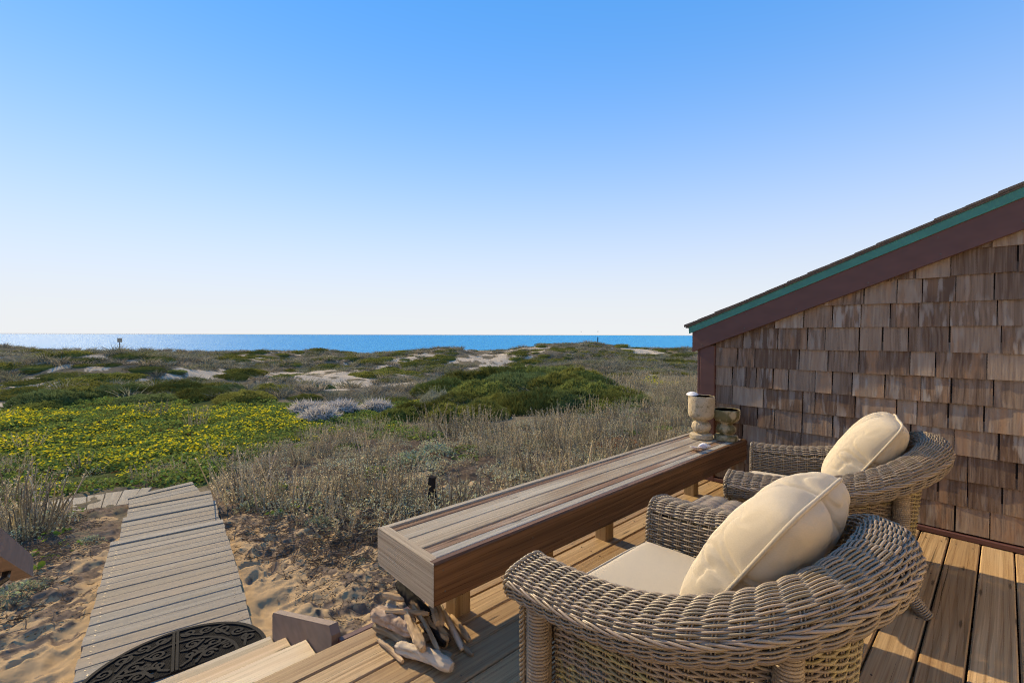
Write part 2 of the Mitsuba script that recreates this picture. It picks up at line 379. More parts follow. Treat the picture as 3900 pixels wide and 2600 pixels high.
# ---------------------------------------------------------------- the dune land
HEIGHTS = np.array([[-7.82,39.87,-1.28],[-9.76,49.83,-0.64],[-13.0,66.42,0.04],[-14.29,73.06,0.24],[-2.33,23.24,-1.38],[-3.15,31.48,-1.44],[-3.89,38.97,-1.28],[-4.63,46.45,-0.69],[-5.96,59.93,-0.05],[-6.56,65.92,0.06],[-0.91,28.73,-1.27],[-1.15,36.44,-1.17],[-1.38,44.13,-0.56],[-1.74,56.03,0.08],[-1.91,61.64,0.2],[0.98,20.87,-1.38],[1.26,26.73,-1.36],[1.57,33.25,-1.29],[1.91,40.41,-0.67],[2.42,50.84,-0.1],[2.73,57.35,0.13],[3.42,24.74,-1.35],[4.34,31.37,-1.5],[5.19,37.4,-1.1],[6.53,47.04,-0.61],[7.7,55.48,-0.21],[4.22,17.19,-1.36],[5.32,21.63,-1.4],[7.36,29.94,-1.68],[8.46,34.38,-1.38],[10.92,44.35,-1.1],[13.1,53.22,-0.68],[9.46,25.29,-1.69],[12.11,32.37,-1.52],[15.52,41.47,-1.15],[18.55,49.56,-0.84],[20.82,55.63,-0.79],[7.26,13.71,-1.4],[11.62,21.94,-1.67],[15.0,28.34,-1.6],[20.33,38.39,-1.32],[26.14,49.36,-0.68],[29.04,54.84,-0.62],[14.74,20.42,-1.55],[19.46,26.95,-1.37],[26.53,36.75,-1.06],[33.61,46.55,-0.66],[37.73,52.27,-0.48],[8.69,8.99,-1.42],[12.52,12.94,-1.59],[18.08,18.7,-1.4],[25.03,25.89,-1.25],[36.14,37.4,-0.77],[45.87,47.48,-0.26],[21.62,16.79,-1.24],[29.63,23.01,-1.13],[44.83,34.83,-0.53],[57.64,44.78,0.17],[13.6,7.86,-1.38],[20.85,12.06,-1.29],[27.19,15.73,-1.23],[36.25,20.98,-1.01],[54.37,31.47,-0.53],[67.05,38.82,-0.05],[20.81,9.37,-1.25],[36.66,16.52,-1.11],[59.43,26.8,-0.63],[75.27,33.95,-0.14],[24.95,5.55,-1.24],[43.95,9.79,-1.08],[71.25,15.9,-0.59],[90.24,20.14,-0.37],[0.3,3.2,-0.6],[0.45,4.5,-0.66],[0.55,5.6,-0.76],[0.7,6.8,-0.93],[0.8,7.7,-1.07],[0.8,8.8,-1.22],[1.2,2.3,-0.42],[2.0,2.6,-0.5],[3.0,2.5,-0.55],[4.2,2.5,-0.6],[6.0,3.0,-0.75],[1.8,4.0,-0.62],[3.0,4.5,-0.72],[4.5,5.0,-0.85],[2.0,6.0,-0.85],[3.5,7.5,-1.0],[6.0,6.0,-1.0],[2.0,9.0,-1.2],[4.0,11.0,-1.3],[7.0,9.0,-1.25],[8.0,5.0,-1.1],[-0.9,3.0,-0.58],[-1.3,4.2,-0.72],[-1.6,5.5,-0.85],[-1.0,7.0,-1.0],[-3.0,6.0,-0.95],[-2.0,9.0,-1.2],[-1.0,10.5,-1.35],[-4.0,9.0,-1.2],[-6.0,12.0,-1.35],[1.5,13.0,-1.4],[-3.0,2.5,-0.6],[0.0,0.5,-0.5],[3.0,0.0,-0.5],[-3.0,0.0,-0.55],[0.0,-4.0,-0.5],[5.0,-4.0,-0.5],[9.0,0.0,-0.8],[-47.28,172.9,-2.5],[-62.21,227.5,-4.5],[-79.63,291.2,-6.5],[-19.36,147.13,-2.5],[-25.47,193.59,-4.5],[-32.6,247.79,-6.5],[8.57,121.36,-2.5],[11.28,159.68,-4.5],[14.44,204.39,-6.5],[36.5,95.59,-2.5],[48.02,125.77,-4.5],[61.47,160.99,-6.5],[64.43,69.82,-2.5],[84.77,91.86,-4.5],[108.51,117.59,-6.5],[92.35,44.05,-2.5],[121.52,57.96,-4.5],[155.54,74.18,-6.5],[120.28,18.28,-2.5],[158.26,24.05,-4.5],[202.57,30.78,-6.5],[148.21,-7.49,-2.5],[195.01,-9.86,-4.5],[249.61,-12.62,-6.5],[176.13,-33.26,-2.5],[231.75,-43.77,-4.5],[296.64,-56.02,-6.5]])
AREA = {k: Polygon(p).buffer(0) for k, p in {'flower':[[-3.76,23.44],[-2.33,23.27],[-0.15,21.3],[1.35,21.13],[3.01,19.01],[4.51,18.34],[4.72,14.38],[4.68,13.51],[3.48,12.54],[2.72,12.68],[1.96,12.39],[1.4,11.8],[0.55,11.87],[-0.45,14.01],[-1.7,16.87],[-2.9,18.06]],'leaf':[[-4.16,25.97],[1.17,24.85],[5.52,19.87],[7.52,17.82],[11.56,17.71],[10.37,15.88],[6.87,12.97],[6.24,9.56],[5.35,10.56],[5.16,13.48],[3.98,12.14],[2.31,10.77],[1.75,9.43],[1.22,9.31],[0.48,10.47],[-0.6,10.5],[-1.12,11.07],[-1.97,12.17]],'scrubR':[[1.74,11.51],[2.87,13.35],[3.48,12.54],[5.3,13.84],[6.53,13.78],[6.33,11.96],[7.96,11.7],[8.88,10.11],[11.56,9.87],[16.49,9.92],[24.03,11.54],[21.28,8.97],[11.43,4.29],[4.68,3.29],[2.0,3.78],[1.72,4.97],[1.46,6.8],[1.58,9.22]],'scrubL':[[-2.8,17.39],[-1.32,15.78],[-0.37,13.23],[0.54,11.64],[1.41,11.35],[1.54,9.75],[1.01,9.59],[0.49,10.65],[-0.53,11.24],[-1.12,11.07],[-1.91,11.82]],'scrubL2':[[-1.91,11.82],[-0.81,10.73],[-0.26,9.07],[-0.34,7.86],[-0.57,7.59],[-1.11,8.79],[-1.5,9.25]],'greyR':[[27.37,20.06],[30.66,17.74],[30.21,13.61],[17.3,7.78],[14.67,8.82],[18.31,12.9]],'yelR':[[27.24,17.76],[29.43,17.03],[26.82,12.88],[23.02,11.06],[21.66,12.53]],'sandA':[[5.25,37.86],[9.1,42.21],[16.56,43.17],[18.56,39.15],[17.32,32.71],[14.15,29.18],[11.55,30.11],[9.03,32.49],[6.71,31.12],[2.0,31.08],[1.57,33.27],[3.75,35.22]],'track':[[59.98,39.9],[61.7,38.32],[56.27,29.72],[56.69,29.33],[54.37,31.47],[53.31,32.45]],'orange':[[5.91,31.71],[10.18,30.98],[11.67,28.29],[10.21,26.62],[6.81,27.7],[5.39,28.94]],'brownmat':[[7.66,16.9],[10.52,18.63],[10.9,16.36],[8.82,14.66],[7.52,14.84]],'litter':[[-1.91,11.82],[-0.49,10.36],[0.34,7.51],[0.16,5.61],[0.03,4.5],[-0.14,4.11],[-0.69,4.22]],'redsucc':[[8.15,5.9],[9.52,6.19],[9.49,5.76],[8.37,5.34],[7.81,5.5]],'farR':[[31.81,27.19],[50.15,22.61],[32.77,14.77],[28.25,19.15]]}.items()}
SHRUBS = {'hedge':[[-1.04,25.18,1.3],[-0.17,25.96,1.34],[0.79,26.1,1.35],[1.6,22.9,1.09],[2.71,25.53,1.33],[3.34,23.06,1.1],[4.46,24.42,1.07],[4.58,21.29,1.13],[6.2,23.69,0.95],[7.35,25.69,0.69],[8.58,23.51,0.65],[6.88,20.95,0.76],[-1.4,24.14,0.83]],'thick':[[12.77,18.78,1.17],[15.17,19.8,1.29],[17.68,20.13,1.38],[20.27,20.18,1.48],[23.1,20.91,1.61],[21.06,16.99,1.17],[18.86,14.64,1.03],[15.8,16.34,1.37],[13.73,16.57,1.3],[11.64,15.8,1.01],[16.31,14.48,1.31],[16.17,12.55,1.23],[15.93,10.79,0.99],[13.89,11.86,1.1],[12.72,12.66,1.08],[12.19,13.88,0.95],[8.38,13.65,0.83],[7.42,13.42,0.66],[8.74,12.59,0.79],[10.05,12.61,0.83],[15.78,9.98,0.64],[13.71,10.23,0.74]],'silver':[[11.02,16.77,0.69]],'pink':[[5.33,14.82,0.61],[6.54,16.24,0.68],[7.85,16.01,0.61],[5.62,16.87,0.61]],'dunebush':[[0.47,32.94,1.28],[3.75,35.22,0.61],[4.47,33.89,0.74],[6.84,35.35,1.24],[7.99,37.07,1.47],[9.61,33.59,0.75],[11.41,35.65,0.81],[15.77,34.02,1.61],[21.25,44.82,1.71],[12.44,35.89,0.65],[19.31,37.28,1.45]],'farright':[[29.99,19.94,1.24],[33.32,19.28,1.66],[36.05,18.07,1.74],[31.6,16.85,1.23],[33.29,20.46,1.35]],'sage':[[-0.47,5.4,0.21],[-0.04,6.86,0.18],[-0.33,5.75,0.1],[-0.07,5.96,0.06],[1.55,6.65,0.29],[1.68,3.71,0.1],[4.12,7.0,0.49],[4.98,7.62,0.47],[1.6,5.77,0.15],[1.78,5.01,0.18],[-0.05,5.15,0.05],[0.03,6.51,0.08],[0.22,4.97,0.04],[1.18,5.53,0.06],[2.1,6.76,0.15]]}
_rbf = RBFInterpolator(HEIGHTS[:, :2], HEIGHTS[:, 2], kernel='linear', smoothing=0.02)


def inside(name, x, y, jit=0.0, seed=3):
    if jit:
        q = np.stack([x / jit * 0.6, y / jit * 0.6, 0 * x], -1)
        x = x + jit * 2.2 * (meshkit.fbm(q, 3, seed) - 0.5)
        y = y + jit * 2.2 * (meshkit.fbm(q + 31.7, 3, seed) - 0.5)
    return contains_xy(AREA[name], x.ravel(), y.ravel()).reshape(x.shape)


HUMMOCKS = [(-6, 43, 0.7, 5), (-1, 39, 0.6, 3.5), (1.5, 42, 0.5, 4.5), (4, 37, 0.5, 3), (7, 42, 0.5, 4), (15, 37, 0.8, 3.8), (11.5, 34, 0.45, 2.6), (20, 45, 0.4, 5), (27, 44, 0.5, 4), (33, 47, 0.4, 4), (48, 43, 0.75, 6), (57, 44, 0.5, 5), (40, 36, 0.6, 5)]
_tr = np.random.default_rng(64)
TRODDEN = [(_tr.uniform(0.9, 3.6), _tr.uniform(2.2, 5.6), _tr.normal(1.4, 0.7), _tr.uniform(0.015, 0.035)) for _ in range(130)] + [(_tr.uniform(-1.6, -0.1), _tr.uniform(3.0, 7.5), _tr.normal(1.5, 0.7), _tr.uniform(0.012, 0.03)) for _ in range(90)]


def height(x, y, fine=True):
    x, y = np.asarray(x, float), np.asarray(y, float)
    h = _rbf(np.stack([x.ravel(), y.ravel()], 1)).reshape(x.shape).copy()
    r = np.hypot(x, y)
    q = np.stack([x, y, 0 * x], -1)
    h = h - 0.72 * np.clip((r - 24) / 14, 0, 1)          # the grass stands on it
    for hx, hy, hh, hr in HUMMOCKS:
        h = h + hh * np.exp(-((x - hx) ** 2 + (y - hy) ** 2) / hr ** 2)
    h = h + np.clip((r - 13) / 20, 0, 1) * 1.9 * (meshkit.fbm(q * 0.125, 5, 5) - 0.5)
    h = h + 0.10 * np.clip((r - 4) / 6, 0, 1) * (meshkit.fbm(q * 0.9, 3, 8) - 0.5)
    walk = np.clip((np.abs(x - 0.28 - 0.10 * (y - 2.9)) - 0.42) / 0.10, 0, 1)
    near = np.ascontiguousarray(np.clip((16 - r) / 6, 0, 1) * np.where(y < 9.3, walk, 1))
    if fine:
        h = np.ascontiguousarray(h)
        f = meshkit.fbm(q * 3.4, 3, 11)
        h = h + near * (0.085 * (f - 0.5) + 0.10 * (meshkit.fbm(q * 6.5, 3, 21) - 0.5) + 0.010 * (meshkit.noise(q * 19, 22) - 0.5))
        for px_, py_, a_, dp in TRODDEN:          # old footprints in the sand
            k = np.nonzero(((x - px_) ** 2 + (y - py_) ** 2).ravel() < 0.09)[0]
            if len(k):
                dx, dy = x.ravel()[k] - px_, y.ravel()[k] - py_
                u_, v_ = dx * math.cos(a_) + dy * math.sin(a_), -dx * math.sin(a_) + dy * math.cos(a_)
                e_ = (u_ / 0.125) ** 2 + (v_ / 0.06) ** 2
                h.ravel()[k] += near.ravel()[k] * dp * (-np.exp(-e_ ** 1.5) + 0.45 * np.exp(-(e_ - 1.7) ** 2 / 0.5))
    return np.maximum(h, -10.5)


def ground_mesh():
    a0 = math.atan2(fw[1], fw[0])
    front = np.linspace(-math.radians(56), math.radians(56), 760)
    back = np.linspace(math.radians(56), 2 * math.pi - math.radians(56), 40)[1:-1]
    ang = a0 + np.concatenate([front, back])
    r = np.concatenate([[0.4, 0.8, 1.2], np.geomspace(1.6, 2.3, 14), np.geomspace(2.32, 9, 320), np.geomspace(9.1, 70, 250), np.geomspace(71, 420, 45)])
    x, y = r[:, None] * np.cos(ang), r[:, None] * np.sin(ang)
    z = height(x, y)
    n, m = x.shape
    i, j = np.meshgrid(np.arange(n - 1), np.arange(m), indexing='ij')
    k = lambda a, b: a * m + b % m
    f = np.vstack([np.stack([k(i, j), k(i + 1, j), k(i + 1, j + 1)], -1).reshape(-1, 3), np.stack([k(i, j), k(i + 1, j + 1), k(i, j + 1)], -1).reshape(-1, 3)])
    # what lies on the ground: bare sand, plant litter, soil under the leaves
    q = np.stack([x, y, 0 * x], -1)
    rr = np.hypot(x, y)
    b1, b2, b3 = meshkit.fbm(q * 0.8, 4, 31), meshkit.fbm(q * 5.0, 4, 32), meshkit.fbm(q * 0.16, 4, 33)
    g1 = meshkit.noise(q * 45, 34)[..., None]
    b4 = meshkit.fbm(q * 17.0, 3, 35)
    sand = np.array([0.375, 0.262, 0.148]) * (0.88 + 0.24 * b2[..., None])
    pale = np.array([0.44, 0.365, 0.275]) * (0.85 + 0.3 * b2[..., None])
    litter = np.array([0.15, 0.112, 0.082]) * (0.55 + 0.9 * g1)
    mat = np.array([0.15, 0.125, 0.085]) * (0.7 + 0.6 * b2[..., None])
    green = np.array([0.065, 0.075, 0.028]) * (0.6 + 0.8 * b2[..., None])
    c = np.where((rr < 8.5)[..., None], sand, mat)
    m_ = (rr > 7.0) & (rr < 11) & (b1 > 0.46)
    c = np.where(m_[..., None], mat, c)
    lit = (rr < 9) & (b1 * 0.45 + b2 * 0.25 + b4 * 0.30 > 0.51)
    c = np.where(lit[..., None], litter, c)
    lit2 = (inside('litter', x, y, 0.35) | ((x > 1.1) & (y > 2.6) & (y < 5.5) & (rr < 8))) & (b2 * 0.35 + b1 * 0.2 + b4 * 0.45 > 0.465)
    c = np.where(lit2[..., None], litter, c)
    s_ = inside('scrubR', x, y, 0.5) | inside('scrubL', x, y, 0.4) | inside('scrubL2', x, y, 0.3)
    c = np.where((s_ & (b2 > 0.36))[..., None], litter * 0.6, c)  # litter darkened under the scrub: painted shade in the gaps between stalks
    c = np.where((inside('leaf', x, y, 0.6) | inside('flower', x, y, 0.6))[..., None], green, c)
    far = rr > 24
    c = np.where((far & (b3 * 0.5 + b1 * 0.5 > 0.60))[..., None], pale, c)
    c = np.where((inside('sandA', x, y, 2.0) & (b1 > 0.40))[..., None], pale, c)
    c = np.where(contains_xy(AREA['track'].buffer(1.2), x.ravel(), y.ravel()).reshape(x.shape)[..., None], pale * 1.1, c)
    c = np.where((inside('orange', x, y, 1.0) & (b2 > 0.40))[..., None], np.array([0.21, 0.105, 0.045]) * (0.7 + 0.6 * g1), c)
    c = np.where(inside('brownmat', x, y, 0.6)[..., None], np.array([0.13, 0.085, 0.062]) * (0.6 + 0.8 * g1), c)
    v = np.stack([x, y, z], -1).reshape(-1, 3)
    return v, f[:, [0, 1, 2]], np.clip(c, 0, 1).reshape(-1, 3)


gv, gf, gc = ground_mesh()
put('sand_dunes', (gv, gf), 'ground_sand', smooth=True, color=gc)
tag('sand_dunes', 'sandy dune ground running from the deck to the sea', kind='structure')

r_ = np.geomspace(110, 70000, 60)
t_ = np.linspace(0, 2 * np.pi, 97)[:-1]
xx, yy = r_[:, None] * np.cos(t_), r_[:, None] * np.sin(t_)
i_, j_ = np.meshgrid(np.arange(59), np.arange(96), indexing='ij')
k_ = lambda a, b: a * 96 + b % 96
put('ocean', (np.stack([xx, yy, 0 * xx - 7.5], -1).reshape(-1, 3), np.vstack([np.stack([k_(i_, j_), k_(i_ + 1, j_), k_(i_ + 1, j_ + 1)], -1).reshape(-1, 3), np.stack([k_(i_, j_), k_(i_ + 1, j_ + 1), k_(i_, j_ + 1)], -1).reshape(-1, 3)])), 'sea_water')
tag('ocean', 'blue sea along the horizon behind the dunes', kind='structure')

# ---------------------------------------------------------------- deck, stairs, boardwalk
rng = np.random.default_rng(7)
tag('wooden_deck', 'brown wooden deck of long parallel planks with dark gaps between them', 'deck')
ex, ey, ez = np.eye(3)
y = 1.97
bid = 1
for k in range(22):
    w = (1.97 - 1.8575) if k == 0 else 0.1392 + rng.uniform(-0.002, 0.002)
    y0 = 1.8575 if k == 0 else 1.8575 - 0.147 * k
    zt = -rng.uniform(0, 0.002)
    v, f, uv = board((-1.7, y0, zt), ex, ey, ez, 5.93, w, 0.038, 0.005, bid, rows=14, warp=0.004)
    put('wooden_deck__plank', (v, f), 'wood_deck', uv=uv)
    bid += 1
for xj in np.arange(-1.4, 4.3, 0.61):
    put('wooden_deck__joist', box_uv((xj, -1.2, -0.19), (xj + 0.04, 1.93, -0.043))[:2], 'dark_timber')
v, f, uv = box_uv((0.80, 1.973, -0.16), (4.20, 2.012, -0.004), 0, 0.006)
put('wooden_deck__edge_trim', (v, f), 'brown_paint')
labels['wooden_deck__edge_trim'] = {'label': 'dark brown trim board along the outer edge of the deck'}
# screws, two to a board over each joist
sv = []
for k in range(13):
    for xj in np.arange(-1.4, 4.3, 0.61):
        for o in (0.03, 0.105):
            c = trimesh.creation.cylinder(0.0042, 0.002, sections=8)
            c.apply_translation((xj + 0.02 + rng.uniform(-0.006, 0.006), 1.8575 - 0.147 * k + o, 0.0006))
            sv.append((np.array(c.vertices), np.array(c.faces)))
put('wooden_deck__screw', cat(sv), 'screw_metal')
labels['wooden_deck__screw'] = {'kind': 'stuff'}

tag('deck_stairs', 'pale weathered wooden steps leading down from the deck to the boardwalk', 'stairs')
for k, (z, yb, yf) in enumerate(((-0.155, 1.99, 2.33), (-0.305, 2.27, 2.655), (-0.445, 2.55, 2.955))):
    v, f, uv = board((-0.16, yb, z), ex, ey, ez, 0.925, (yf - yb) / 2 - 0.003, 0.038, 0.005, bid, rows=6)
    put('deck_stairs__tread', (v, f), 'wood_step', uv=uv)
    v, f, uv = board((-0.16, (yb + yf) / 2 + 0.003, z), ex, ey, ez, 0.925, (yf - yb) / 2 - 0.003, 0.038, 0.005, bid + 1, rows=6)
    put('deck_stairs__tread', (v, f), 'wood_step', uv=uv)
    bid += 2
st = Polygon([(2.015, -0.30), (2.015, 0.012), (2.045, 0.045), (2.90, -0.285), (2.925, -0.31), (2.925, -0.56)])
for x0 in (0.772, -0.205):
    v, f = prism_x(st, x0, x0 + 0.04)
    put('deck_stairs__stringer', (v, f), 'grey_brown_board')
tag('stair_handrail', 'brown wooden handrail end sloping down beside the left edge of the stairs', 'handrail')
hr = Polygon([(0.9, 1.262), (0.9, 1.20), (2.92, 0.272), (2.945, 0.278), (2.985, 0.318), (2.98, 0.334)])
v, f = prism_x(hr, -0.262, -0.203)
put('stair_handrail__rail', (v, f), 'grey_brown_board')
v, f = prism_x(Polygon([(0.9, 1.2665), (0.9, 1.283), (2.965, 0.353), (2.982, 0.337)]), -0.259, -0.2065)
put('stair_handrail__cap', (v, f), 'grey_brown_board')
v, f = tube(np.array([(-0.235, 2.50, 0.50), (-0.235, 2.42, 0.475), (-0.30, 2.40, 0.44), (-0.42, 2.40, 0.38), (-0.42, 2.40, -0.5)]), 0.013, 8)
put('stair_handrail__bracket', (v, f), 'black_metal', smooth=40)

nails = []
tag('boardwalk', 'grey plank boardwalk stepping down through the sand from the stairs', kind='structure')


def walk(l0, l1, r0, r1, n, nosing=True):
    global bid
    l0, l1, r0, r1 = map(np.array, (l0, l1, r0, r1))
    for i in range(n):
        e = 0.006 / 0.147
        a, b = (i + e / 2) / n, (i + 1 - e / 2) / n
        last = nosing and i == n - 1
        up_ = np.array([0, 0, 0.012 if last else rng.uniform(-0.002, 0.002)])
        j = rng.uniform(-0.006, 0.006, 2)
        o = (r0 - l0) / np.linalg.norm(r0 - l0)
        v, f, uv = quad_board(l0 + (l1 - l0) * a + up_ - o * j[0], r0 + (r1 - r0) * a + up_ + o * j[1], r0 + (r1 - r0) * b + up_ + o * j[1], l0 + (l1 - l0) * b + up_ - o * j[0], 0.036, bid, 0.007 if last else 0.005)
        put('boardwalk__plank', (v, f), 'wood_walk', uv=uv)
        bid += 1
        for s_ in (0.06, 0.94):
            for t_ in (0.28, 0.72):
                l_, r__ = l0 + (l1 - l0) * (a + (b - a) * t_), r0 + (r1 - r0) * (a + (b - a) * t_)
                c = trimesh.creation.cylinder(0.0045, 0.002, sections=7)
                c.apply_translation(l_ + (r__ - l_) * (s_ + rng.uniform(-0.01, 0.01)) + up_ + [0, 0, 0.0008])
                nails.append((np.array(c.vertices), np.array(c.faces)))
    # riser under the lip
    a, b = l1 - [0, 0.03, 0.04], r1 - [0, 0.03, 0.04]
    o = np.array([0, 0.03, 0])
    v = np.array([a, b, b - [0, 0, 0.17], a - [0, 0, 0.17], a - o, b - o, b - o - [0, 0, 0.17], a - o - [0, 0, 0.17]])
    f = np.array([[0, 1, 2, 3], [5, 4, 7, 6], [4, 5, 1, 0], [3, 2, 6, 7], [1, 5, 6, 2], [4, 0, 3, 7]])
    put('boardwalk__riser', (v, f), 'dark_timber')
    # side beams that carry the planks
    for p, q, s in ((l0, l1, 1), (r0, r1, -1)):
        o = (r0 - l0) / np.linalg.norm(r0 - l0) * 0.03 * s
        w = o + [0, 0, 0]
        d = np.array([0, 0, 0.037])
        P_ = [p + w - d, q + w - d, q + w * 2.2 - d, p + w * 2.2 - d]
        v = np.array(P_ + [x - [0, 0, 0.12] for x in P_])
        f = np.array([[0, 1, 2, 3], [7, 6, 5, 4], [0, 4, 5, 1], [1, 5, 6, 2], [2, 6, 7, 3], [3, 7, 4, 0]])
        put('boardwalk__beam', (v, f), 'dark_timber')


walk((-0.13, 2.93, -0.482), (0.12, 5.75, -0.635), (0.69, 2.80, -0.482), (1.016, 5.66, -0.635), 21)
walk((0.145, 5.70, -0.795), (0.247, 6.869, -0.772), (1.005, 5.60, -0.795), (1.144, 6.801, -0.772), 8)
walk((0.247, 6.80, -0.945), (0.343, 7.813, -0.905), (1.14, 6.72, -0.945), (1.241, 7.761, -0.905), 7)
walk((0.35, 7.75, -1.075), (0.377, 8.852, -1.08), (1.235, 7.68, -1.075), (1.19, 9.05, -1.08), 8)
put('boardwalk__nail', cat(nails), 'screw_metal')
labels['boardwalk__nail'] = {'kind': 'stuff'}
# the lower walk that bends off to the left
ring_a = [(0.50, 8.90), (0.40, 8.95), (0.24, 9.00), (0.08, 9.08), (-0.08, 9.17), (-0.24, 9.28), (-0.38, 9.42), (-0.50, 9.60), (-0.62, 9.80)]
ring_b = [(0.72, 9.62), (0.58, 9.70), (0.36, 9.80), (0.14, 9.86), (-0.08, 9.93), (-0.30, 10.02), (-0.52, 10.12), (-0.74, 10.25), (-0.95, 10.40)]
for i in range(len(ring_a) - 1):
    z0 = -1.20 - 0.012 * i
    a, b = np.array([*ring_a[i], z0]), np.array([*ring_a[i + 1], z0])
    c, d = np.array([*ring_b[i + 1], z0]), np.array([*ring_b[i], z0])
    g = 0.03
    v, f, uv = quad_board(a * (1 - g) + b * g, d * (1 - g) + c * g, c * (1 - g) + d * g, b * (1 - g) + a * g, 0.036, bid)
    put('boardwalk__plank', (v, f), 'wood_walk', uv=uv)
    bid += 1

# ---------------------------------------------------------------- the house with its shingled gable
tag('beach_house', 'shingled beach house gable with dark brown bargeboard and green drip edge', 'house')
WX = 4.262
SL = 0.388


def rake(yv, off=0.0):                         # height of the bargeboard's lower edge
    return 1.198 + SL * (2.022 - yv) + off


wall = Polygon([(1.96, -0.6), (1.96, rake(1.96) + 0.1), (-3.2, rake(-3.2) + 0.1), (-8.4, rake(1.96) + 0.1), (-8.4, -0.6)])
v, f = prism_x(wall, WX + 0.008, WX + 6.0)
put('beach_house__wall', (v, f), 'dark_timber')
srng = np.random.default_rng(12)
clip_ = Polygon([(1.815, 0.04), (1.815, rake(1.815) + 0.13), (-1.6, rake(-1.6) + 0.13), (-1.6, 0.04)])
sid = 1
for ci in range(17):
    z0 = 0.048 + 0.1705 * ci + srng.uniform(-0.003, 0.003)
    yv = 1.815
    while yv > -1.6:
        w = float(np.clip(srng.normal(0.195, 0.062), 0.085, 0.34))
        gap = srng.uniform(0.004, 0.011)
        dz = srng.uniform(-0.003, 0.003)
        p = sbox(yv - w + gap, z0 + dz, yv, z0 + 0.235).intersection(clip_)
        yv -= w
        if p.is_empty or p.area < 2e-4 or not hasattr(p, 'exterior'):
            continue
        q = np.array(p.exterior.coords)[:-1]
        if Polygon(q).exterior.is_ccw:
            q = q[::-1]
        th, tilt = srng.uniform(0.014, 0.023), srng.uniform(-0.004, 0.004)
        ymid = q[:, 0].mean()
        xf = WX - th * (1 - (q[:, 1] - z0) / 0.255) - tilt * (q[:, 0] - ymid) / 0.1     # tapered: thick at the butt
        m = len(q)
        V = np.vstack([np.stack([xf, q[:, 0], q[:, 1]], 1), np.stack([q[:, 0] * 0 + WX + 0.004, q[:, 0], q[:, 1]], 1)])
        uv = np.vstack([np.stack([q[:, 1] + 20.0 * sid, q[:, 0] + 5], 1), np.stack([q[:, 1] + 20.0 * sid, q[:, 0] + 5], 1)])
        k = np.arange(1, m - 1)
        F = [np.stack([0 * k, k, k + 1], 1)]
        for a in range(m):
            b = (a + 1) % m
            F.append(np.array([[a, a + m, b + m], [a, b + m, b]]))
        F = np.vstack(F)
        n0 = np.cross(V[F[0, 1]] - V[F[0, 0]], V[F[0, 2]] - V[F[0, 0]])
        if n0[0] > 0:
            F = F[:, ::-1]
        put('beach_house__wall__shingle', (V, F), 'cedar_shingle', uv=uv)
        sid += 1
put('beach_house__corner_board', cat([box_uv((4.222, 1.818, -0.25), (4.27, 1.955, rake(1.955) + 0.03), axis=2)[:2], box_uv((4.228, 1.957, -0.25), (4.30, 1.982, rake(1.98) + 0.03), axis=2)[:2]]), 'brown_paint')
put('beach_house__base_trim', box_uv((4.222, -1.7, 0.002), (4.27, 1.817, 0.036), axis=1)[:2], 'brown_paint')
fas = Polygon([(2.022, rake(2.022)), (2.022, rake(2.022) + 0.185), (-3.2, rake(-3.2) + 0.215), (-3.2, rake(-3.2))])
put('beach_house__bargeboard', prism_x(fas, 4.205, 4.245), 'brown_paint')
labels['beach_house__bargeboard'] = {'label': 'dark brown bargeboard sloping up along the gable'}
nl = []
for yn in np.arange(1.95, -1.5, -0.41):
    for o_ in (0.03, 0.155):
        c = trimesh.creation.icosphere(1, 0.006)
        c.apply_scale((0.35, 1, 1))
        c.apply_translation((4.205, yn + srng.uniform(-0.04, 0.04), rake(yn) + o_ + srng.uniform(-0.01, 0.01)))
        nl.append((np.array(c.vertices), np.array(c.faces)))
put('beach_house__bargeboard__nail', cat(nl), 'screw_metal')
labels['beach_house__bargeboard__nail'] = {'kind': 'stuff'}
ya, yb_ = 1.06, 1.052
for y0_, y1_, o in ((2.05, ya - 0.02, 0.0), (ya, -3.2, 0.003)):
    l = lambda yv: rake(yv) + 0.185 + 0.030 * (2.022 - yv) / 5.2
    g_ = Polygon([(y0_, l(y0_) - 0.004), (y0_ + (0.006 if o == 0 else 0), l(y0_) + 0.058), (y1_, l(y1_) + 0.058), (y1_, l(y1_) - 0.004)])
    put('beach_house__drip_edge', prism_x(g_, 4.196 - o, 4.2045), 'green_metal')
labels['beach_house__drip_edge'] = {'label': 'green painted metal drip edge under the roof shingles'}
top = lambda yv: rake(yv) + 0.245 + 0.030 * (2.022 - yv) / 5.2
put('beach_house__roof', prism_x(Polygon([(2.08, top(2.08)), (2.08, top(2.08) + 0.012), (-3.2, top(-3.2) + 0.012), (-8.5, top(2.08) + 0.012), (-8.5, top(2.08)), (-3.2, top(-3.2))]), 4.185, 10.3), 'roof_shingle')
for k in range(20):
    yb0 = 2.10 - 0.147 * k + srng.uniform(-0.012, 0.012)
    for xa, xb in ((4.178, 4.178 + srng.uniform(0.14, 0.26)), (4.45, 10.3)):
        lift = srng.uniform(0.012, 0.022)
        a, b = yb0, yb0 - 0.30
        g_ = Polygon([(a, top(a) + 0.012 + 0.004), (a, top(a) + 0.016 + lift), (b, top(b) + 0.022), (b, top(b) + 0.013)])
        put('beach_house__roof__shingle', prism_x(g_, xa, xb), 'roof_shingle')
    if len([q for q in scene if q.startswith('beach_house')]) > 560:
        break

# unseen pale wall added behind the deck to bounce warm light onto it
put('beach_house__added_bounce_wall', prism_x(sbox(-6.0, -0.6, -1.70, 3.0), -3.5, WX), 'pale_bounce_paint')

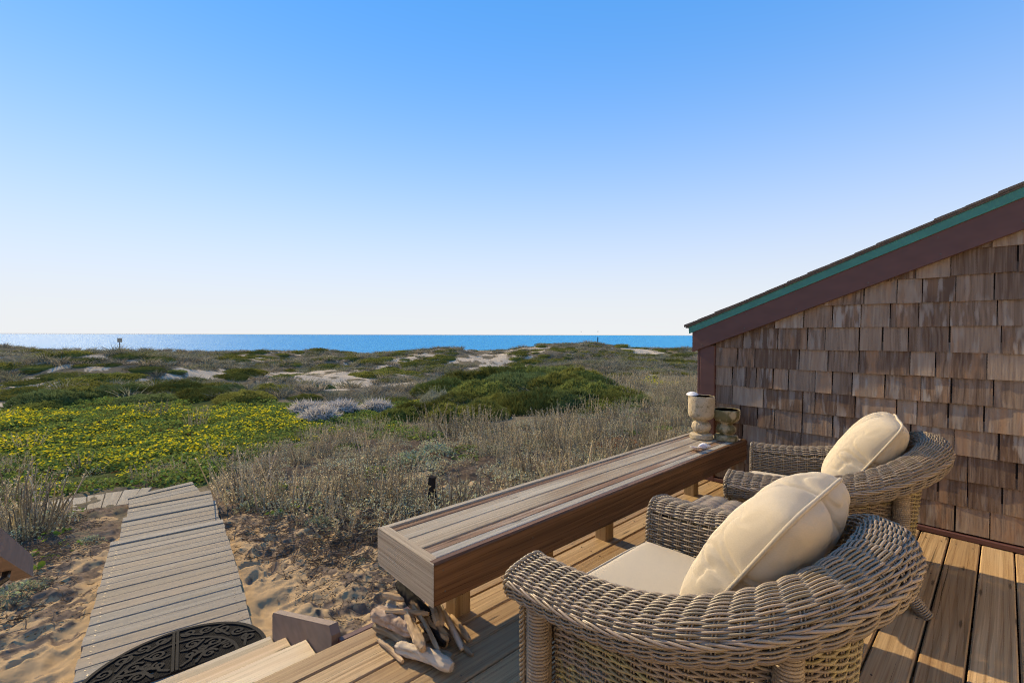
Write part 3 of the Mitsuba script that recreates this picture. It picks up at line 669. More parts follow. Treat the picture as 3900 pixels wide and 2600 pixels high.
# ---------------------------------------------------------------- the bench along the deck edge
tag('wooden_bench', 'long built-in weathered wooden bench along the seaward edge of the deck', 'bench')
BX0, BX1, ZT = 0.992, 4.222, 0.437
rows = [('wood_grey', 1.969, 2.010, 0.0), ('wood_worn', 1.926, 1.964, -0.006), ('wood_grey', 1.812, 1.921, -0.004), ('wood_grey', 1.690, 1.806, -0.004), ('wood_worn', 1.630, 1.683, -0.005), ('wood_ridged', 1.574, 1.6275, -0.003)]
for nm, a, b, dz in rows[1:]:
    v, f, uv = board((BX0 + 0.042, a, ZT + dz), ex, ey, ez, BX1 - BX0 - 0.042, b - a, 0.036, 0.004, bid, rows=10, warp=0.003, flutes=7 if nm == 'wood_ridged' else 0)
    k = put('wooden_bench__seat_board', (v, f), nm, uv=uv)
    if nm == 'wood_worn':
        labels[k] = {'label': 'seat board worn to reddish brown'}
    bid += 1
v, f, uv = board((BX0, 1.969, ZT), ex, ey, ez, BX1 - BX0, 0.041, 0.178, 0.006, bid, rows=8)
put('wooden_bench__back_apron', (v, f), 'wood_grey', uv=uv)
v, f, uv = board((BX0 + 0.002, 1.530, ZT + 0.002), ex, ey, ez, BX1 - BX0, 0.041, 0.180, 0.008, bid + 1, rows=8)
k = put('wooden_bench__front_apron', (v, f), 'wood_brown', uv=uv)
labels[k] = {'label': 'dark brown stained front board of the bench'}
bid += 2
# mitred end board with its sawn grooves
q = np.arange(45)
zz_ = ZT + 0.001 - 0.004 - q * (0.1715 / 44)
prof = np.vstack([[(BX0 + 0.040, ZT + 0.001), (BX0 + 0.002, ZT + 0.001)], np.stack([BX0 - 0.002 + 0.0014 * (q % 2), zz_], 1), [(BX0 + 0.040, zz_[-1])]])
tt_ = (prof[:, 0] - BX0 + 0.002) / 0.042
yl, yh = 1.5285 + 0.0445 * tt_, 2.012 - 0.0445 * tt_
m_ = len(prof)
per = np.concatenate([[0], np.cumsum(np.linalg.norm(np.diff(prof, axis=0), axis=1))])
V = np.vstack([np.stack([prof[:, 0], yl, prof[:, 1]], 1), np.stack([prof[:, 0], yh, prof[:, 1]], 1)])
uv = np.vstack([np.stack([yl + 20.0 * bid, per], 1), np.stack([yh + 20.0 * bid, per], 1)])
i_ = np.arange(m_)
k_ = (i_ + 1) % m_
F = np.vstack([np.stack([i_, k_, k_ + m_], 1), np.stack([i_, k_ + m_, i_ + m_], 1), [[0, a, a + 1] for a in range(1, m_ - 1)], [[m_, m_ + a + 1, m_ + a] for a in range(1, m_ - 1)]])
put('wooden_bench__end_board', (V, F), 'wood_ridged', uv=uv)
labels['wooden_bench__end_board'] = {'label': 'pale grooved end board of the bench'}
bid += 1
for px_ in (1.262, 1.865, 2.462, 3.702):
    v, f, uv = board((px_, 1.757, 0.0), ez, ey, -ex, ZT - 0.05, 0.089, 0.089, 0.005, bid)
    put('wooden_bench__post', (v, f), 'wood_post', uv=uv)
    bid += 1
for a in (1.585, 1.80):
    put('wooden_bench__joist', box_uv((BX0 + 0.05, a, ZT - 0.13), (BX1, a + 0.036, ZT - 0.045))[:2], 'dark_timber')
bs_ = []
for x0 in np.linspace(1.05, 4.1, 7):
    for z0 in (0.30, 0.39):
        c = trimesh.creation.icosphere(1, 0.0045)
        c.apply_scale((1, 0.4, 1))
        c.apply_translation((x0 + rng.uniform(-0.03, 0.03), 1.530, z0 + rng.uniform(-0.012, 0.012)))
        bs_.append((np.array(c.vertices), np.array(c.faces)))
put('wooden_bench__screw', cat(bs_), 'screw_metal')
labels['wooden_bench__screw'] = {'kind': 'stuff'}

# ---------------------------------------------------------------- wicker
wr = np.random.default_rng(21)
TONE = np.array([0.245, 0.187, 0.126])


def strand_col(n, moss=0.0, r=wr):
    c = TONE * (0.72 + 0.56 * r.random()) * np.array([1, 1 + 0.05 * (r.random() - 0.5), 1 + 0.14 * (r.random() - 0.5)])
    if moss:
        c = c * (1 - moss) + moss * np.array([0.33, 0.27, 0.085]) * (0.6 + 0.8 * r.random())
    return np.tile(c, (n, 1))


def grid_normals(G):
    du, dv = np.gradient(G, axis=0), np.gradient(G, axis=1)
    n = np.cross(du, dv)
    return n / (np.linalg.norm(n, axis=2, keepdims=True) + 1e-12)


def arc_resample(G, n, axis=0):
    """Even spacing along axis 0 (by the middle line)."""
    mid = G[:, G.shape[1] // 2]
    s = np.concatenate([[0], np.cumsum(np.linalg.norm(np.diff(mid, axis=0), axis=1))])
    t = np.linspace(0, s[-1], n)
    k = np.clip(np.searchsorted(s, t) - 1, 0, len(s) - 2)
    w = ((t - s[k]) / (s[k + 1] - s[k] + 1e-12))[:, None, None]
    return G[k] * (1 - w) + G[k + 1] * w, s[-1]


def weave(key, G, N, stakes, vs, amp, r, sides=5, moss=None, jitter=1.0, parts=True):
    """Woven strands that run along axis 0 of the surface G, at the fractions vs of axis 1, over and under the stakes."""
    n, m = G.shape[:2]
    u = np.linspace(0, stakes, n)
    joined = []
    for row, v in enumerate(vs):
        x = v * (m - 1)
        k = min(int(x), m - 2)
        w = x - k
        P = G[:, k] * (1 - w) + G[:, k + 1] * w
        Nn = G_n = N[:, k] * (1 - w) + N[:, k + 1] * w
        wave = np.cos(math.pi * (u + row % 2))
        wave = np.sign(wave) * np.abs(wave) ** 0.9
        P = P + Nn * (amp * wave)[:, None]
        P[:, 2] += wr.normal(0, 0.0005 * jitter)
        t = np.gradient(P, axis=0)
        t /= np.linalg.norm(t, axis=1, keepdims=True) + 1e-12
        B = np.cross(t, Nn)
        B /= np.linalg.norm(B, axis=1, keepdims=True) + 1e-12
        vv, ff = tube(P, r * wr.uniform(0.94, 1.06), sides, B, np.cross(B, t))
        mo = moss[row] if moss is not None else 0.0
        cc = strand_col(len(vv), mo)
        if mo:      # moss grows in patches
            q = meshkit.fbm(vv * 9.0, 3, 77)
            cc = np.where((q > 0.47)[:, None], cc, strand_col(len(vv)))
        if parts:
            put(key + '__strand', (vv, ff), 'wicker', smooth=True, color=cc)
        else:
            joined.append((vv, ff, cc))
    if joined:
        v, f, c = cat(joined)
        put(key + '__strand', (v, f), 'wicker', smooth=True, color=c)


def stakes_mesh(G, stakes, r=0.003, every=2, sides=4):
    out = []
    n, m = G.shape[:2]
    for s in range(int(stakes) + 1):
        for o in (-0.0048, 0.0048):
            x = s / stakes * (n - 1)
            k = min(int(x), n - 2)
            w = x - k
            P = G[k] * (1 - w) + G[k + 1] * w
            d = G[k + 1] - G[k]
            d = d / (np.linalg.norm(d, axis=1, keepdims=True) + 1e-12)
            vv, ff = tube((P + d * o)[::every], r, sides)
            out.append((vv, ff, strand_col(len(vv))))
    return cat(out)


def wrap(P, r, pitch, rs=0.0036, sides=5, per=14, squash=(1, 1), A=None, B=None):
    """Cane wound round the path P in close turns: one long coil."""
    s = np.concatenate([[0], np.cumsum(np.linalg.norm(np.diff(P, axis=0), axis=1))])
    turns = s[-1] / pitch
    n = int(turns * per) + 1
    q = np.linspace(0, s[-1], n)
    C = np.stack([np.interp(q, s, P[:, k]) for k in range(3)], 1)
    rad = np.interp(q, s, np.broadcast_to(r, (len(P),)))
    t, a, b = frames(C)
    if A is not None:
        a = np.broadcast_to(A, a.shape)
        b = np.cross(t, a)
    ph = q / pitch * 2 * np.pi
    H = C + (rad * np.cos(ph) * squash[0])[:, None] * a + (rad * np.sin(ph) * squash[1])[:, None] * b
    vv, ff = tube(H, rs, sides)
    tone = 0.75 + 0.5 * meshkit.noise(np.stack([np.repeat(q / pitch, sides), np.zeros(n * sides), np.zeros(n * sides)], -1) * 1.0, 5)
    return vv, ff, TONE * tone[:, None]


def braid(P, r=0.0085, rs=0.0058, pitch=0.055, strands=3, sides=5):
    s = np.concatenate([[0], np.cumsum(np.linalg.norm(np.diff(P, axis=0), axis=1))])
    n = int(s[-1] / pitch * 12) + 2
    q = np.linspace(0, s[-1], n)
    C = np.stack([np.interp(q, s, P[:, k]) for k in range(3)], 1)
    t, a, b = frames(C)
    out = []
    for k in range(strands):
        ph = q / pitch * 2 * np.pi + 2 * np.pi * k / strands
        vv, ff = tube(C + (r * np.cos(ph))[:, None] * a + (r * np.sin(ph))[:, None] * b, rs, sides)
        out.append((vv, ff, strand_col(len(vv))))
    return cat(out)


def ushape(a, b, s, n, ns=40, ne=70):
    th = np.linspace(1e-3, np.pi / 2 - 1e-6, ne)
    xs = np.concatenate([-np.ones(ns) * a, -a * np.cos(th) ** (2 / n)])
    yy = np.concatenate([np.linspace(0, s, ns), s - (b + s) * np.sin(th) ** (2 / n)])
    return np.concatenate([xs, -xs[::-1]]), np.concatenate([yy, yy[::-1]])


def make_chair(root):
    cx, cy = ushape(0.392, 0.860, -0.20, 2.7)
    lx, ly = ushape(0.538, 0.958, -0.20, 2.2)
    zc = 0.580 + 0.25 * np.clip(-cy / 0.860, 0, 1) ** 2.7
    zl = 0.518 + 0.217 * np.clip(-ly / 0.958, 0, 1) ** 2.6
    o = np.stack([lx - cx, ly - cy], 1)
    w = np.linalg.norm(o, axis=1)
    o /= w[:, None]
    one = np.ones_like(w)
    dz = zc - zl
    D = np.stack([-0.052 * one, -0.052 * one, -0.048 * one, -0.034 * one, 0.0 * one, 0.38 * w, 0.76 * w, 0.985 * w, 1.03 * w, 0.95 * w, 0.70 * w, 0.42 * w], 1)
    rear = np.clip((zc - 0.60) / 0.2, 0, 1)
    Z = np.stack([0.27 * one, zc - 0.20, zc - 0.10, zc - 0.034, zc - 0.002, zc - 0.17 * dz + 0.008, zc - 0.46 * dz + 0.015 + 0.010 * rear, zl + 0.034 + 0.012 * rear, zl + 0.002, zl - 0.032, zl - 0.050, zl - 0.048], 1)
    kn = np.concatenate([[0], np.cumsum(np.hypot(np.diff(D, axis=1), np.diff(Z, axis=1)).mean(0))])
    kn /= kn[-1]
    fine = np.linspace(0, 1, 64)
    Df, Zf = CubicSpline(kn, D, axis=1)(fine), CubicSpline(kn, Z, axis=1)(fine)
    G = np.stack([cx[:, None] + o[:, :1] * Df, cy[:, None] + o[:, 1:] * Df, Zf], -1)
    stakes = 47
    G, _ = arc_resample(G, stakes * 6 + 1)
    # the two arms' front ends round off a little
    y_end = G[..., 1].max()
    N = grid_normals(G)
    if N[len(N) // 4, 40, 2] < 0:
        N = -N
    split = kn[3] - 0.02
    a = int(split * 63)
    v, f, c = stakes_mesh(G[:, a:], stakes)
    put(root + '__rolled_rim', (v, f), 'wicker', smooth=True, color=c)
    v, f, c = stakes_mesh(G[:, :a + 1], stakes)
    put(root + '__inner_wall', (v, f), 'wicker', smooth=True, color=c)
    weave(root + '__rolled_rim', G, N, stakes, np.linspace(split + 0.014, 0.985, 51), 0.0050, 0.0036)
    weave(root + '__inner_wall', G, N, stakes, np.linspace(0.01, split - 0.012, 32), 0.0046, 0.0035)
    lip = G[:, 52] + N[:, 52] * 0.003
    v, f, c = cat([braid(lip, 0.006, 0.0048, 0.16, 3)])
    put(root + '__lip_edging', (v, f), 'wicker', smooth=True, color=c)
    # body under the rim
    bx, by = ushape(0.395, 0.775, -0.29, 1.9)
    t = np.linspace(0, 1, 40)
    zb = 0.045 + 0.53 * t
    sc = 0.93 + 0.07 * t ** 0.8
    Gb = np.stack([bx[:, None] * sc, (by[:, None] + 0.0) * sc - 0.07, np.broadcast_to(zb, (len(bx), 40))], -1)
    st2 = 38
    Gb, _ = arc_resample(Gb, st2 * 6 + 1)
    Nb = grid_normals(Gb)
    if Nb[0, 20, 0] > 0:
        Nb = -Nb
    v, f, c = stakes_mesh(Gb, st2)
    put(root + '__body', (v, f), 'wicker', smooth=True, color=c)
    nrow = 52
    weave(root + '__body', Gb, Nb, st2, np.linspace(0.0, 1.0, nrow), 0.0055, 0.0047, moss=np.clip(np.linspace(0.75, 0.35, nrow) + wr.normal(0, 0.12, nrow), 0.1, 0.9))
    # legs
    for s in (-1, 1):
        P = np.array([(s * 0.430, -0.034, z) for z in np.linspace(0.0, 0.50, 30)])
        v, f, c = wrap(P, 0.040, 0.0115, 0.0058, 5, 14, (1.0, 0.95), A=np.array([1.0, 0, 0]))
        k = put(root + '__front_leg', (v, f), 'wicker', smooth=True, color=c)
        v, f = tube(P, 0.030, 10)
        put(k + '__core', (v, f), 'dark_timber', smooth=40)
        zz = np.linspace(0, 1, 40)
        flare = np.clip((0.17 - 0.60 * zz) / 0.17, 0, 1) ** 1.6
        P = np.stack([s * (0.275 + 0.03 * flare), -0.745 - 0.10 * flare, 0.60 * zz], 1)
        v, f, c = wrap(P, 0.031 - 0.004 * flare, 0.0095, 0.0048, 5, 16, A=np.array([1.0, 0, 0]))
        k = put(root + '__rear_leg', (v, f), 'wicker', smooth=True, color=c)
        v, f = tube(P, 0.0275 - 0.006 * flare, 10)
        put(k + '__core', (v, f), 'dark_timber', smooth=40)
        # scroll braid on the front edge of the arm
        e = G[0 if s < 0 else -1]
        P = np.vstack([[e[0] + [0, 0, -0.22]], e[0:1] + [0, 0, -0.08], e[::2], [[s * 0.467, e[-1][1], 0.44]], [[s * 0.462, e[-1][1], 0.02]]]) + np.array([0, 0.012, 0])
        v, f, c = braid(P, 0.0068, 0.0050, 0.05, 3)
        put(root + '__arm_braid', (v, f), 'wicker', smooth=True, color=c)
        # panel that closes the arm's front
        Q = e[:: -1] if s > 0 else e
        poly = Polygon([(q[0], q[2]) for q in e[::2]] + [(s * 0.46, 0.03), (s * 0.34, 0.03)]).buffer(0)
        rows_ = []
        for zq in np.arange(0.05, 0.60, 0.0092):
            hit_ = poly.intersection(LineString([(-1, zq), (1, zq)]))
            for g in getattr(hit_, 'geoms', [hit_]):
                if g.is_empty or g.length < 0.02:
                    continue
                x0, _, x1, _ = g.bounds
                xs = np.linspace(x0 + 0.004, x1 - 0.004, 9)
                vv, ff = tube(np.stack([xs, 0 * xs + 0.004 + 0.003 * np.sin(xs * 150 + zq * 340), 0 * xs + zq], 1), 0.0042, 5)
                rows_.append((vv, ff, strand_col(len(vv))))
        v, f, c = cat(rows_)
        put(root + '__arm_front', (v, f), 'wicker', smooth=True, color=c)
    P = np.array([(x, -0.795 - 0.02 * (1 - (x / 0.28) ** 2), 0.045) for x in np.linspace(-0.27, 0.27, 30)])
    v, f, c = wrap(P, 0.017, 0.0078, 0.0038, 5, 12)
    put(root + '__base_rail', (v, f), 'wicker', smooth=True, color=c)
    m = trimesh.creation.extrude_polygon(Polygon([(-0.32, 0.0), (-0.32, -0.40), (-0.22, -0.62), (0.22, -0.62), (0.32, -0.40), (0.32, 0.0)]), 0.025, engine='earcut')
    m.apply_translation((0, 0, 0.285))
    put(root + '__seat_panel', (np.array(m.vertices), np.array(m.faces)), 'dark_timber')
    P = np.array([(x, 0.0, 0.285) for x in np.linspace(-0.335, 0.335, 40)])
    v, f, c = wrap(P, 0.017, 0.0085, 0.0042, 5, 12)
    put(root + '__front_rail', (v, f), 'wicker', smooth=True, color=c)
    # apron below the seat, seen from the sea side
    rows_ = []
    for iz, zq in enumerate(np.arange(0.06, 0.27, 0.009)):
        xs = np.linspace(-0.35, 0.35, 79)
        vv, ff = tube(np.stack([xs, -0.01 + 0.005 * np.sin(np.pi * (xs / 0.052 + iz)), 0 * xs + zq], 1), 0.0039, 5)
        rows_.append((vv, ff, strand_col(len(vv))))
    v, f, c = cat(rows_)
    put(root + '__front_apron', (v, f), 'wicker', smooth=True, color=c)


def rounded_block(hx, y0, y1, z0, z1, r, n=44, crown=0.012, dshape=0.0):
    m = trimesh.creation.box((1, 1, 1)).subdivide_to_size(0.045)
    v = np.array(m.vertices)
    c = np.array([0, (y0 + y1) / 2, (z0 + z1) / 2])
    h = np.array([hx, (y1 - y0) / 2, (z1 - z0) / 2])
    p = v * 2 * h
    q = np.clip(p, -(h - r), h - r)
    d = p - q
    # blend towards a rounded box
    d = d / (np.linalg.norm(d, axis=1, keepdims=True) + 1e-9) * np.minimum(np.linalg.norm(d, axis=1), r)[:, None]
    p = q + d
    u, w = p[:, 0] / h[0], p[:, 1] / h[1]
    p[:, 2] += np.sign(p[:, 2]) * crown * np.clip((1 - u ** 2) * (1 - w ** 2), 0, 1)
    if dshape:
        p[:, 0] *= 1 - dshape * np.clip(-w, 0, 1) ** 2
    p[:, 2] += 0.004 * (meshkit.fbm(p * 9, 3, 4) - 0.5)
    return p + c, np.array(m.faces)


def make_seat_cushion(root):
    v, f = rounded_block(0.325, -0.62, 0.012, 0.312, 0.418, 0.034, crown=0.014, dshape=0.28)
    put(root + '__cover', (v, f), 'cream_fabric', smooth=60)
    for z in (0.407, 0.323):
        t = np.linspace(0, 2 * np.pi, 160)
        e = 6.0
        x = 0.320 * np.sign(np.cos(t)) * np.abs(np.cos(t)) ** (2 / e)
        yy = 0.313 * np.sign(np.sin(t)) * np.abs(np.sin(t)) ** (2 / e)
        x = x * (1 - 0.28 * np.clip(-yy / 0.316, 0, 1) ** 2)
        vv, ff = tube(np.stack([x, yy - 0.304, 0 * t + z], 1), 0.0048, 6, caps=False)
        k = put(root + '__piping', (vv, ff), 'cream_fabric', smooth=True)


def pillow_shape(hx, hy, tf, tb, n=150):
    """Knife-edge pillow with pinched sides: local x across, y up, z thickness."""
    s = np.linspace(-1, 1, n)
    S, R = np.meshgrid(s, s, indexing='ij')

    def outline(S, R):
        x = hx * S * (1 - 0.055 * (1 - R ** 2) * np.abs(S) ** 3) * (1 - 0.11 * np.abs(R) ** 5 * np.abs(S) ** 5)
        yv = hy * R * (1 - 0.045 * (1 - S ** 2) * np.abs(R) ** 3) * (1 - 0.11 * np.abs(S) ** 5 * np.abs(R) ** 5)
        return x, yv
    x, yv = outline(S, R)
    prof = np.clip((1 - np.abs(S) ** 3.4), 0, 1) ** 0.50 * np.clip((1 - np.abs(R) ** 3.2), 0, 1) ** 0.48
    wr_ = np.zeros_like(S)
    pr = np.random.default_rng(8)
    for sx, sy_ in ((-1, 0.08), (1, 0.08), (0.05, 1), (-0.05, -1)):      # a few uneven gathers run out from the pinched middle of each side
        dx, dy = (S - sx) * hx, (R - sy_) * hy
        d = np.hypot(dx, dy)
        ang = np.arctan2(dy, dx)
        ain = math.atan2(-sy_, -sx)
        for _ in range(5):
            da = np.angle(np.exp(1j * (ang - ain - pr.uniform(-1.25, 1.25) - 0.35 * np.sin(d * 30 + pr.uniform(0, 6)))))
            lf = pr.uniform(0.05, 0.12)
            wr_ += -pr.uniform(0.012, 0.028) * np.exp(-(d / lf) ** 2) * np.exp(-(da * np.maximum(d, 0.012) / 0.010) ** 2)
        wr_ += -0.036 * np.exp(-(d / 0.045) ** 2)
    q = np.stack([x, yv, 0 * x], -1)
    edge_ = np.clip((np.maximum(np.abs(S), np.abs(R)) - 0.45) / 0.4, 0, 1)
    crease = 1 - np.abs(meshkit.fbm(q * np.array([17, 9, 1]) + 2.2, 2, 14) - 0.5) * 2
    wr_ += -0.004 * edge_ * np.clip((crease - 0.86) / 0.14, 0, 1)
    soft = 0.020 * (meshkit.fbm(q * 6, 3, 9) - 0.5) + 0.004 * (meshkit.fbm(q * np.array([28, 7, 1]) + 4, 2, 2) - 0.5)
    faces = []
    for sgn, th in ((1, tf), (-1, tb)):
        z = sgn * np.maximum(th * prof + (wr_ + soft) * np.clip(prof * 4, 0, 1), 0)
        v = np.stack([x, yv, z], -1).reshape(-1, 3)
        i, j = np.meshgrid(np.arange(n - 1), np.arange(n - 1), indexing='ij')
        a, b, c, d = i * n + j, (i + 1) * n + j, (i + 1) * n + j + 1, i * n + j + 1
        f = np.vstack([np.stack([a, b, c], -1).reshape(-1, 3), np.stack([a, c, d], -1).reshape(-1, 3)])
        faces.append((v, f if sgn > 0 else f[:, ::-1]))
    e = np.concatenate([np.stack([s, -np.ones(n)], 1), np.stack([np.ones(n), s], 1)[1:], np.stack([s[::-1], np.ones(n)], 1)[1:], np.stack([-np.ones(n), s[::-1]], 1)[1:]])
    ex_, ey_ = outline(e[:, 0], e[:, 1])
    return cat(faces), np.stack([ex_, ey_, 0 * ex_], 1)


def make_pillow(root, seed):
    (v, f), edge = pillow_shape(0.272, 0.284, 0.132, 0.106)
    vv, ff = tube(edge * 1.008, 0.0062, 7, caps=False)
    lean = math.radians(-33)

    def place(p):
        y_, z_ = p[:, 1], p[:, 2]
        # local up leans back (towards -y), the front face looks up and forward
        Y = y_ * math.sin(lean) + z_ * math.cos(lean)
        Zz = y_ * math.cos(lean) - z_ * math.sin(lean)
        return np.stack([p[:, 0], Y, Zz], 1) + np.array([0.0, -0.602, 0.664])
    put(root + '__cover', (place(v), f), 'cream_fabric', smooth=75)
    put(root + '__piping', (place(vv), ff), 'cream_fabric', smooth=True)


def copy_thing(src, dst, m):
    for k in [k for k in scene if k.startswith(src + '__')]:
        scene[dst + k[len(src):]] = {**scene[k], 'to_world': m}


def settle(src, m):
    for k in [k for k in scene if k.startswith(src + '__')]:
        scene[k]['to_world'] = m


NEAR = T().translate([1.545, 1.102, 0.0])
FAR = T().translate([3.07, 1.125, 0.0]).rotate([0, 0, 1], math.degrees(0.20))
for name, fn, la, lb, ct, gp in (
        ('wicker_armchair', make_chair, 'round-backed wicker armchair nearest the viewer, beside the driftwood', 'round-backed wicker armchair farther off, close to the shingled wall', 'armchair', 'wicker armchairs on the deck'),
        ('seat_cushion', make_seat_cushion, 'flat cream seat cushion in the nearer wicker armchair', 'flat cream seat cushion in the farther wicker armchair by the wall', 'cushion', 'cream seat cushions'),
        ('back_pillow', lambda r: make_pillow(r, 1), 'plump cream pillow with piping standing in the nearer wicker armchair', 'plump cream pillow with piping in the farther wicker armchair by the wall', 'pillow', 'cream back pillows')):
    fn(name)
    copy_thing(name, name + '_001', FAR)
    settle(name, NEAR)
    tag(name, la, ct, gp)
    tag(name + '_001', lb, ct, gp)

# the low wicker table between the chairs
tag('wicker_footstool', 'low wicker footstool with a ribbed woven top between the two armchairs', 'footstool')
ox, oy, ohx, ohy, oz = 2.245, 0.79, 0.190, 0.285, 0.500
xs = np.arange(-ohx, ohx + 1e-6, 0.0066)
ys = np.linspace(-ohy - 0.03, ohy + 0.03, 110)
rib, topv = 0.081, []
first = True
for i, x in enumerate(xs):
    ex_ = np.clip((np.abs(x) - ohx + 0.055) / 0.055, 0, 1)
    ey_ = np.clip((np.abs(ys) - ohy + 0.045) / 0.075, 0, 1)
    h = 0.0135 * np.abs(np.sin(np.pi * ys / rib)) ** 0.75
    z = oz + h - 0.028 * ex_ ** 2 - 0.045 * ey_ ** 2
    vv, ff = tube(np.stack([0 * ys + ox + x, oy + ys, z], 1), 0.0037, 5)
    put('wicker_footstool__top__strand' if not first else 'wicker_footstool__top', (vv, ff), 'wicker', smooth=True, color=strand_col(len(vv)))
    first = False
m = trimesh.creation.box((2 * ohx - 0.03, 2 * ohy - 0.03, 0.012))
m.apply_translation((ox, oy, oz - 0.026))
put('wicker_footstool__frame', (np.array(m.vertices), np.array(m.faces)), 'dark_timber')
tt = np.linspace(0, 2 * np.pi, 241)
e_ = 7.0
rx = np.sign(np.cos(tt)) * np.abs(np.cos(tt)) ** (2 / e_)
ry = np.sign(np.sin(tt)) * np.abs(np.sin(tt)) ** (2 / e_)
zz = np.linspace(0.05, oz - 0.045, 30)
Gs = np.stack([ox + (ohx + 0.012) * rx[:, None] * (0.95 + 0.05 * zz / oz), oy + (ohy + 0.012) * ry[:, None] * (0.95 + 0.05 * zz / oz), np.broadcast_to(zz, (241, 30))], -1)
Gs, _ = arc_resample(Gs, 44 * 6 + 1)
Ns = grid_normals(Gs)
v, f, c = stakes_mesh(Gs, 44)
put('wicker_footstool__side', (v, f), 'wicker', smooth=True, color=c)
weave('wicker_footstool__side', Gs, Ns, 44, np.linspace(0, 1, 36), 0.0052, 0.0038)
v, f, c = braid(np.stack([ox + (ohx + 0.016) * rx, oy + (ohy + 0.018) * ry, 0 * tt + oz - 0.040], 1), 0.0085, 0.0060, 0.05, 3)
put('wicker_footstool__braid', (v, f), 'wicker', smooth=True, color=c)
for sx in (-1, 1):
    for sy in (-1, 1):
        P = np.array([(ox + sx * (ohx - 0.03), oy + sy * (ohy - 0.03), z) for z in np.linspace(0, 0.09, 8)])
        v, f, c = wrap(P, 0.022, 0.008, 0.004, 5, 12, A=np.array([1.0, 0, 0]))
        put('wicker_footstool__leg', (v, f), 'wicker', smooth=True, color=c)

# ---------------------------------------------------------------- what grows on the dunes
vr = np.random.default_rng(5)


def unit(v):
    return v / (np.linalg.norm(v, axis=-1, keepdims=True) + 1e-9)


def stalks(rg, n, spread, h0, h1, r0, tint, lean=0.18, fuzz=20, curl=0.08, segs=4):
    """Dry fuzzy flower stalks rising from one root: (v, f, colour)."""
    out = []
    for _ in range(n):
        a, d = rg.uniform(0, 2 * np.pi), spread * math.sqrt(rg.random())
        h = rg.uniform(h0, h1)
        b = np.array([d * math.cos(a), d * math.sin(a), -0.03])
        l = np.array([math.cos(a), math.sin(a), 0]) * lean * rg.uniform(0.2, 1.4) + np.append(rg.normal(0, 0.09, 2), 0)
        t = np.linspace(0, 1, segs + 1)
        c = np.append(rg.normal(0, curl, 2), 0)
        P = b + t[:, None] * np.array([l[0] * h, l[1] * h, h]) + (t ** 2)[:, None] * c * h
        R = r0 * (1 - 0.55 * t) * rg.uniform(0.7, 1.25, segs + 1)
        v, f = tube(P, R, 3, caps=False)
        col = tint * rg.uniform(0.65, 1.25) * np.array([1, rg.uniform(0.95, 1.05), rg.uniform(0.88, 1.08)])
        out.append((v, f, np.tile(col, (len(v), 1))))
        if fuzz:
            tt = rg.uniform(0.12, 1.0, fuzz)
            C = np.stack([np.interp(tt, t, P[:, k]) for k in range(3)], 1)
            D = unit(np.stack([rg.normal(0, 0.6, fuzz), rg.normal(0, 0.6, fuzz), rg.uniform(0.2, 1.2, fuzz)], 1))
            L = rg.uniform(0.016, 0.036, fuzz)
            v, f = leaves(C + D * L[:, None] * 0.5, D, rg.normal(0, 1, (fuzz, 3)), L, L * 0.36)
            lc = tint * np.array([1.05, 1.06, 1.0]) * rg.uniform(0.7, 1.45, (fuzz, 1))
            out.append((v, f, np.repeat(lc, 4, 0)))
    return cat(out)


def tuft_leaves(rg, n, R, h, L, W, tint, up_=0.6, dome=True, jitter=0.25):
    """Small leaves spread through a low dome."""
    a, q = rg.uniform(0, 2 * np.pi, n), np.sqrt(rg.random(n))
    z = h * (1 - q ** 2) ** 0.6 * rg.uniform(0.25, 1.0, n) ** 0.6
    C = np.stack([R * q * np.cos(a), R * q * np.sin(a), z], 1)
    D = unit(np.stack([rg.normal(0, 0.7, n) + 0.5 * np.cos(a) * q, rg.normal(0, 0.7, n) + 0.5 * np.sin(a) * q, rg.uniform(0, 1.4, n) * up_], 1))
    LL = L * rg.uniform(0.6, 1.3, n)
    v, f = leaves(C, D, rg.normal(0, 1, (n, 3)) + np.array([0, 0, 0.8]), LL, LL * W)
    c = tint * rg.uniform(1 - 2 * jitter, 1 + 1.5 * jitter, (n, 1)) * (1 + rg.normal(0, 0.06, (n, 3)))
    return v, f, np.repeat(c, 4, 0)


def group_of(name, mesh, mat):
    v, f, c = mesh
    scene[name] = {'type': 'shapegroup', 'mesh': mikit.ply((v, f), mat, smooth=False, color=np.clip(c, 0.004, 0.95))}
    return name


def place(key, group, x, y, z, rot, s, sz=None):
    scene[key] = {'type': 'instance', 'to_world': T().translate([float(x), float(y), float(z)]).rotate([0, 0, 1], float(rot)).scale([float(s), float(s), float(sz if sz is not None else s)]), 'group': {'type': 'ref', 'id': group}}


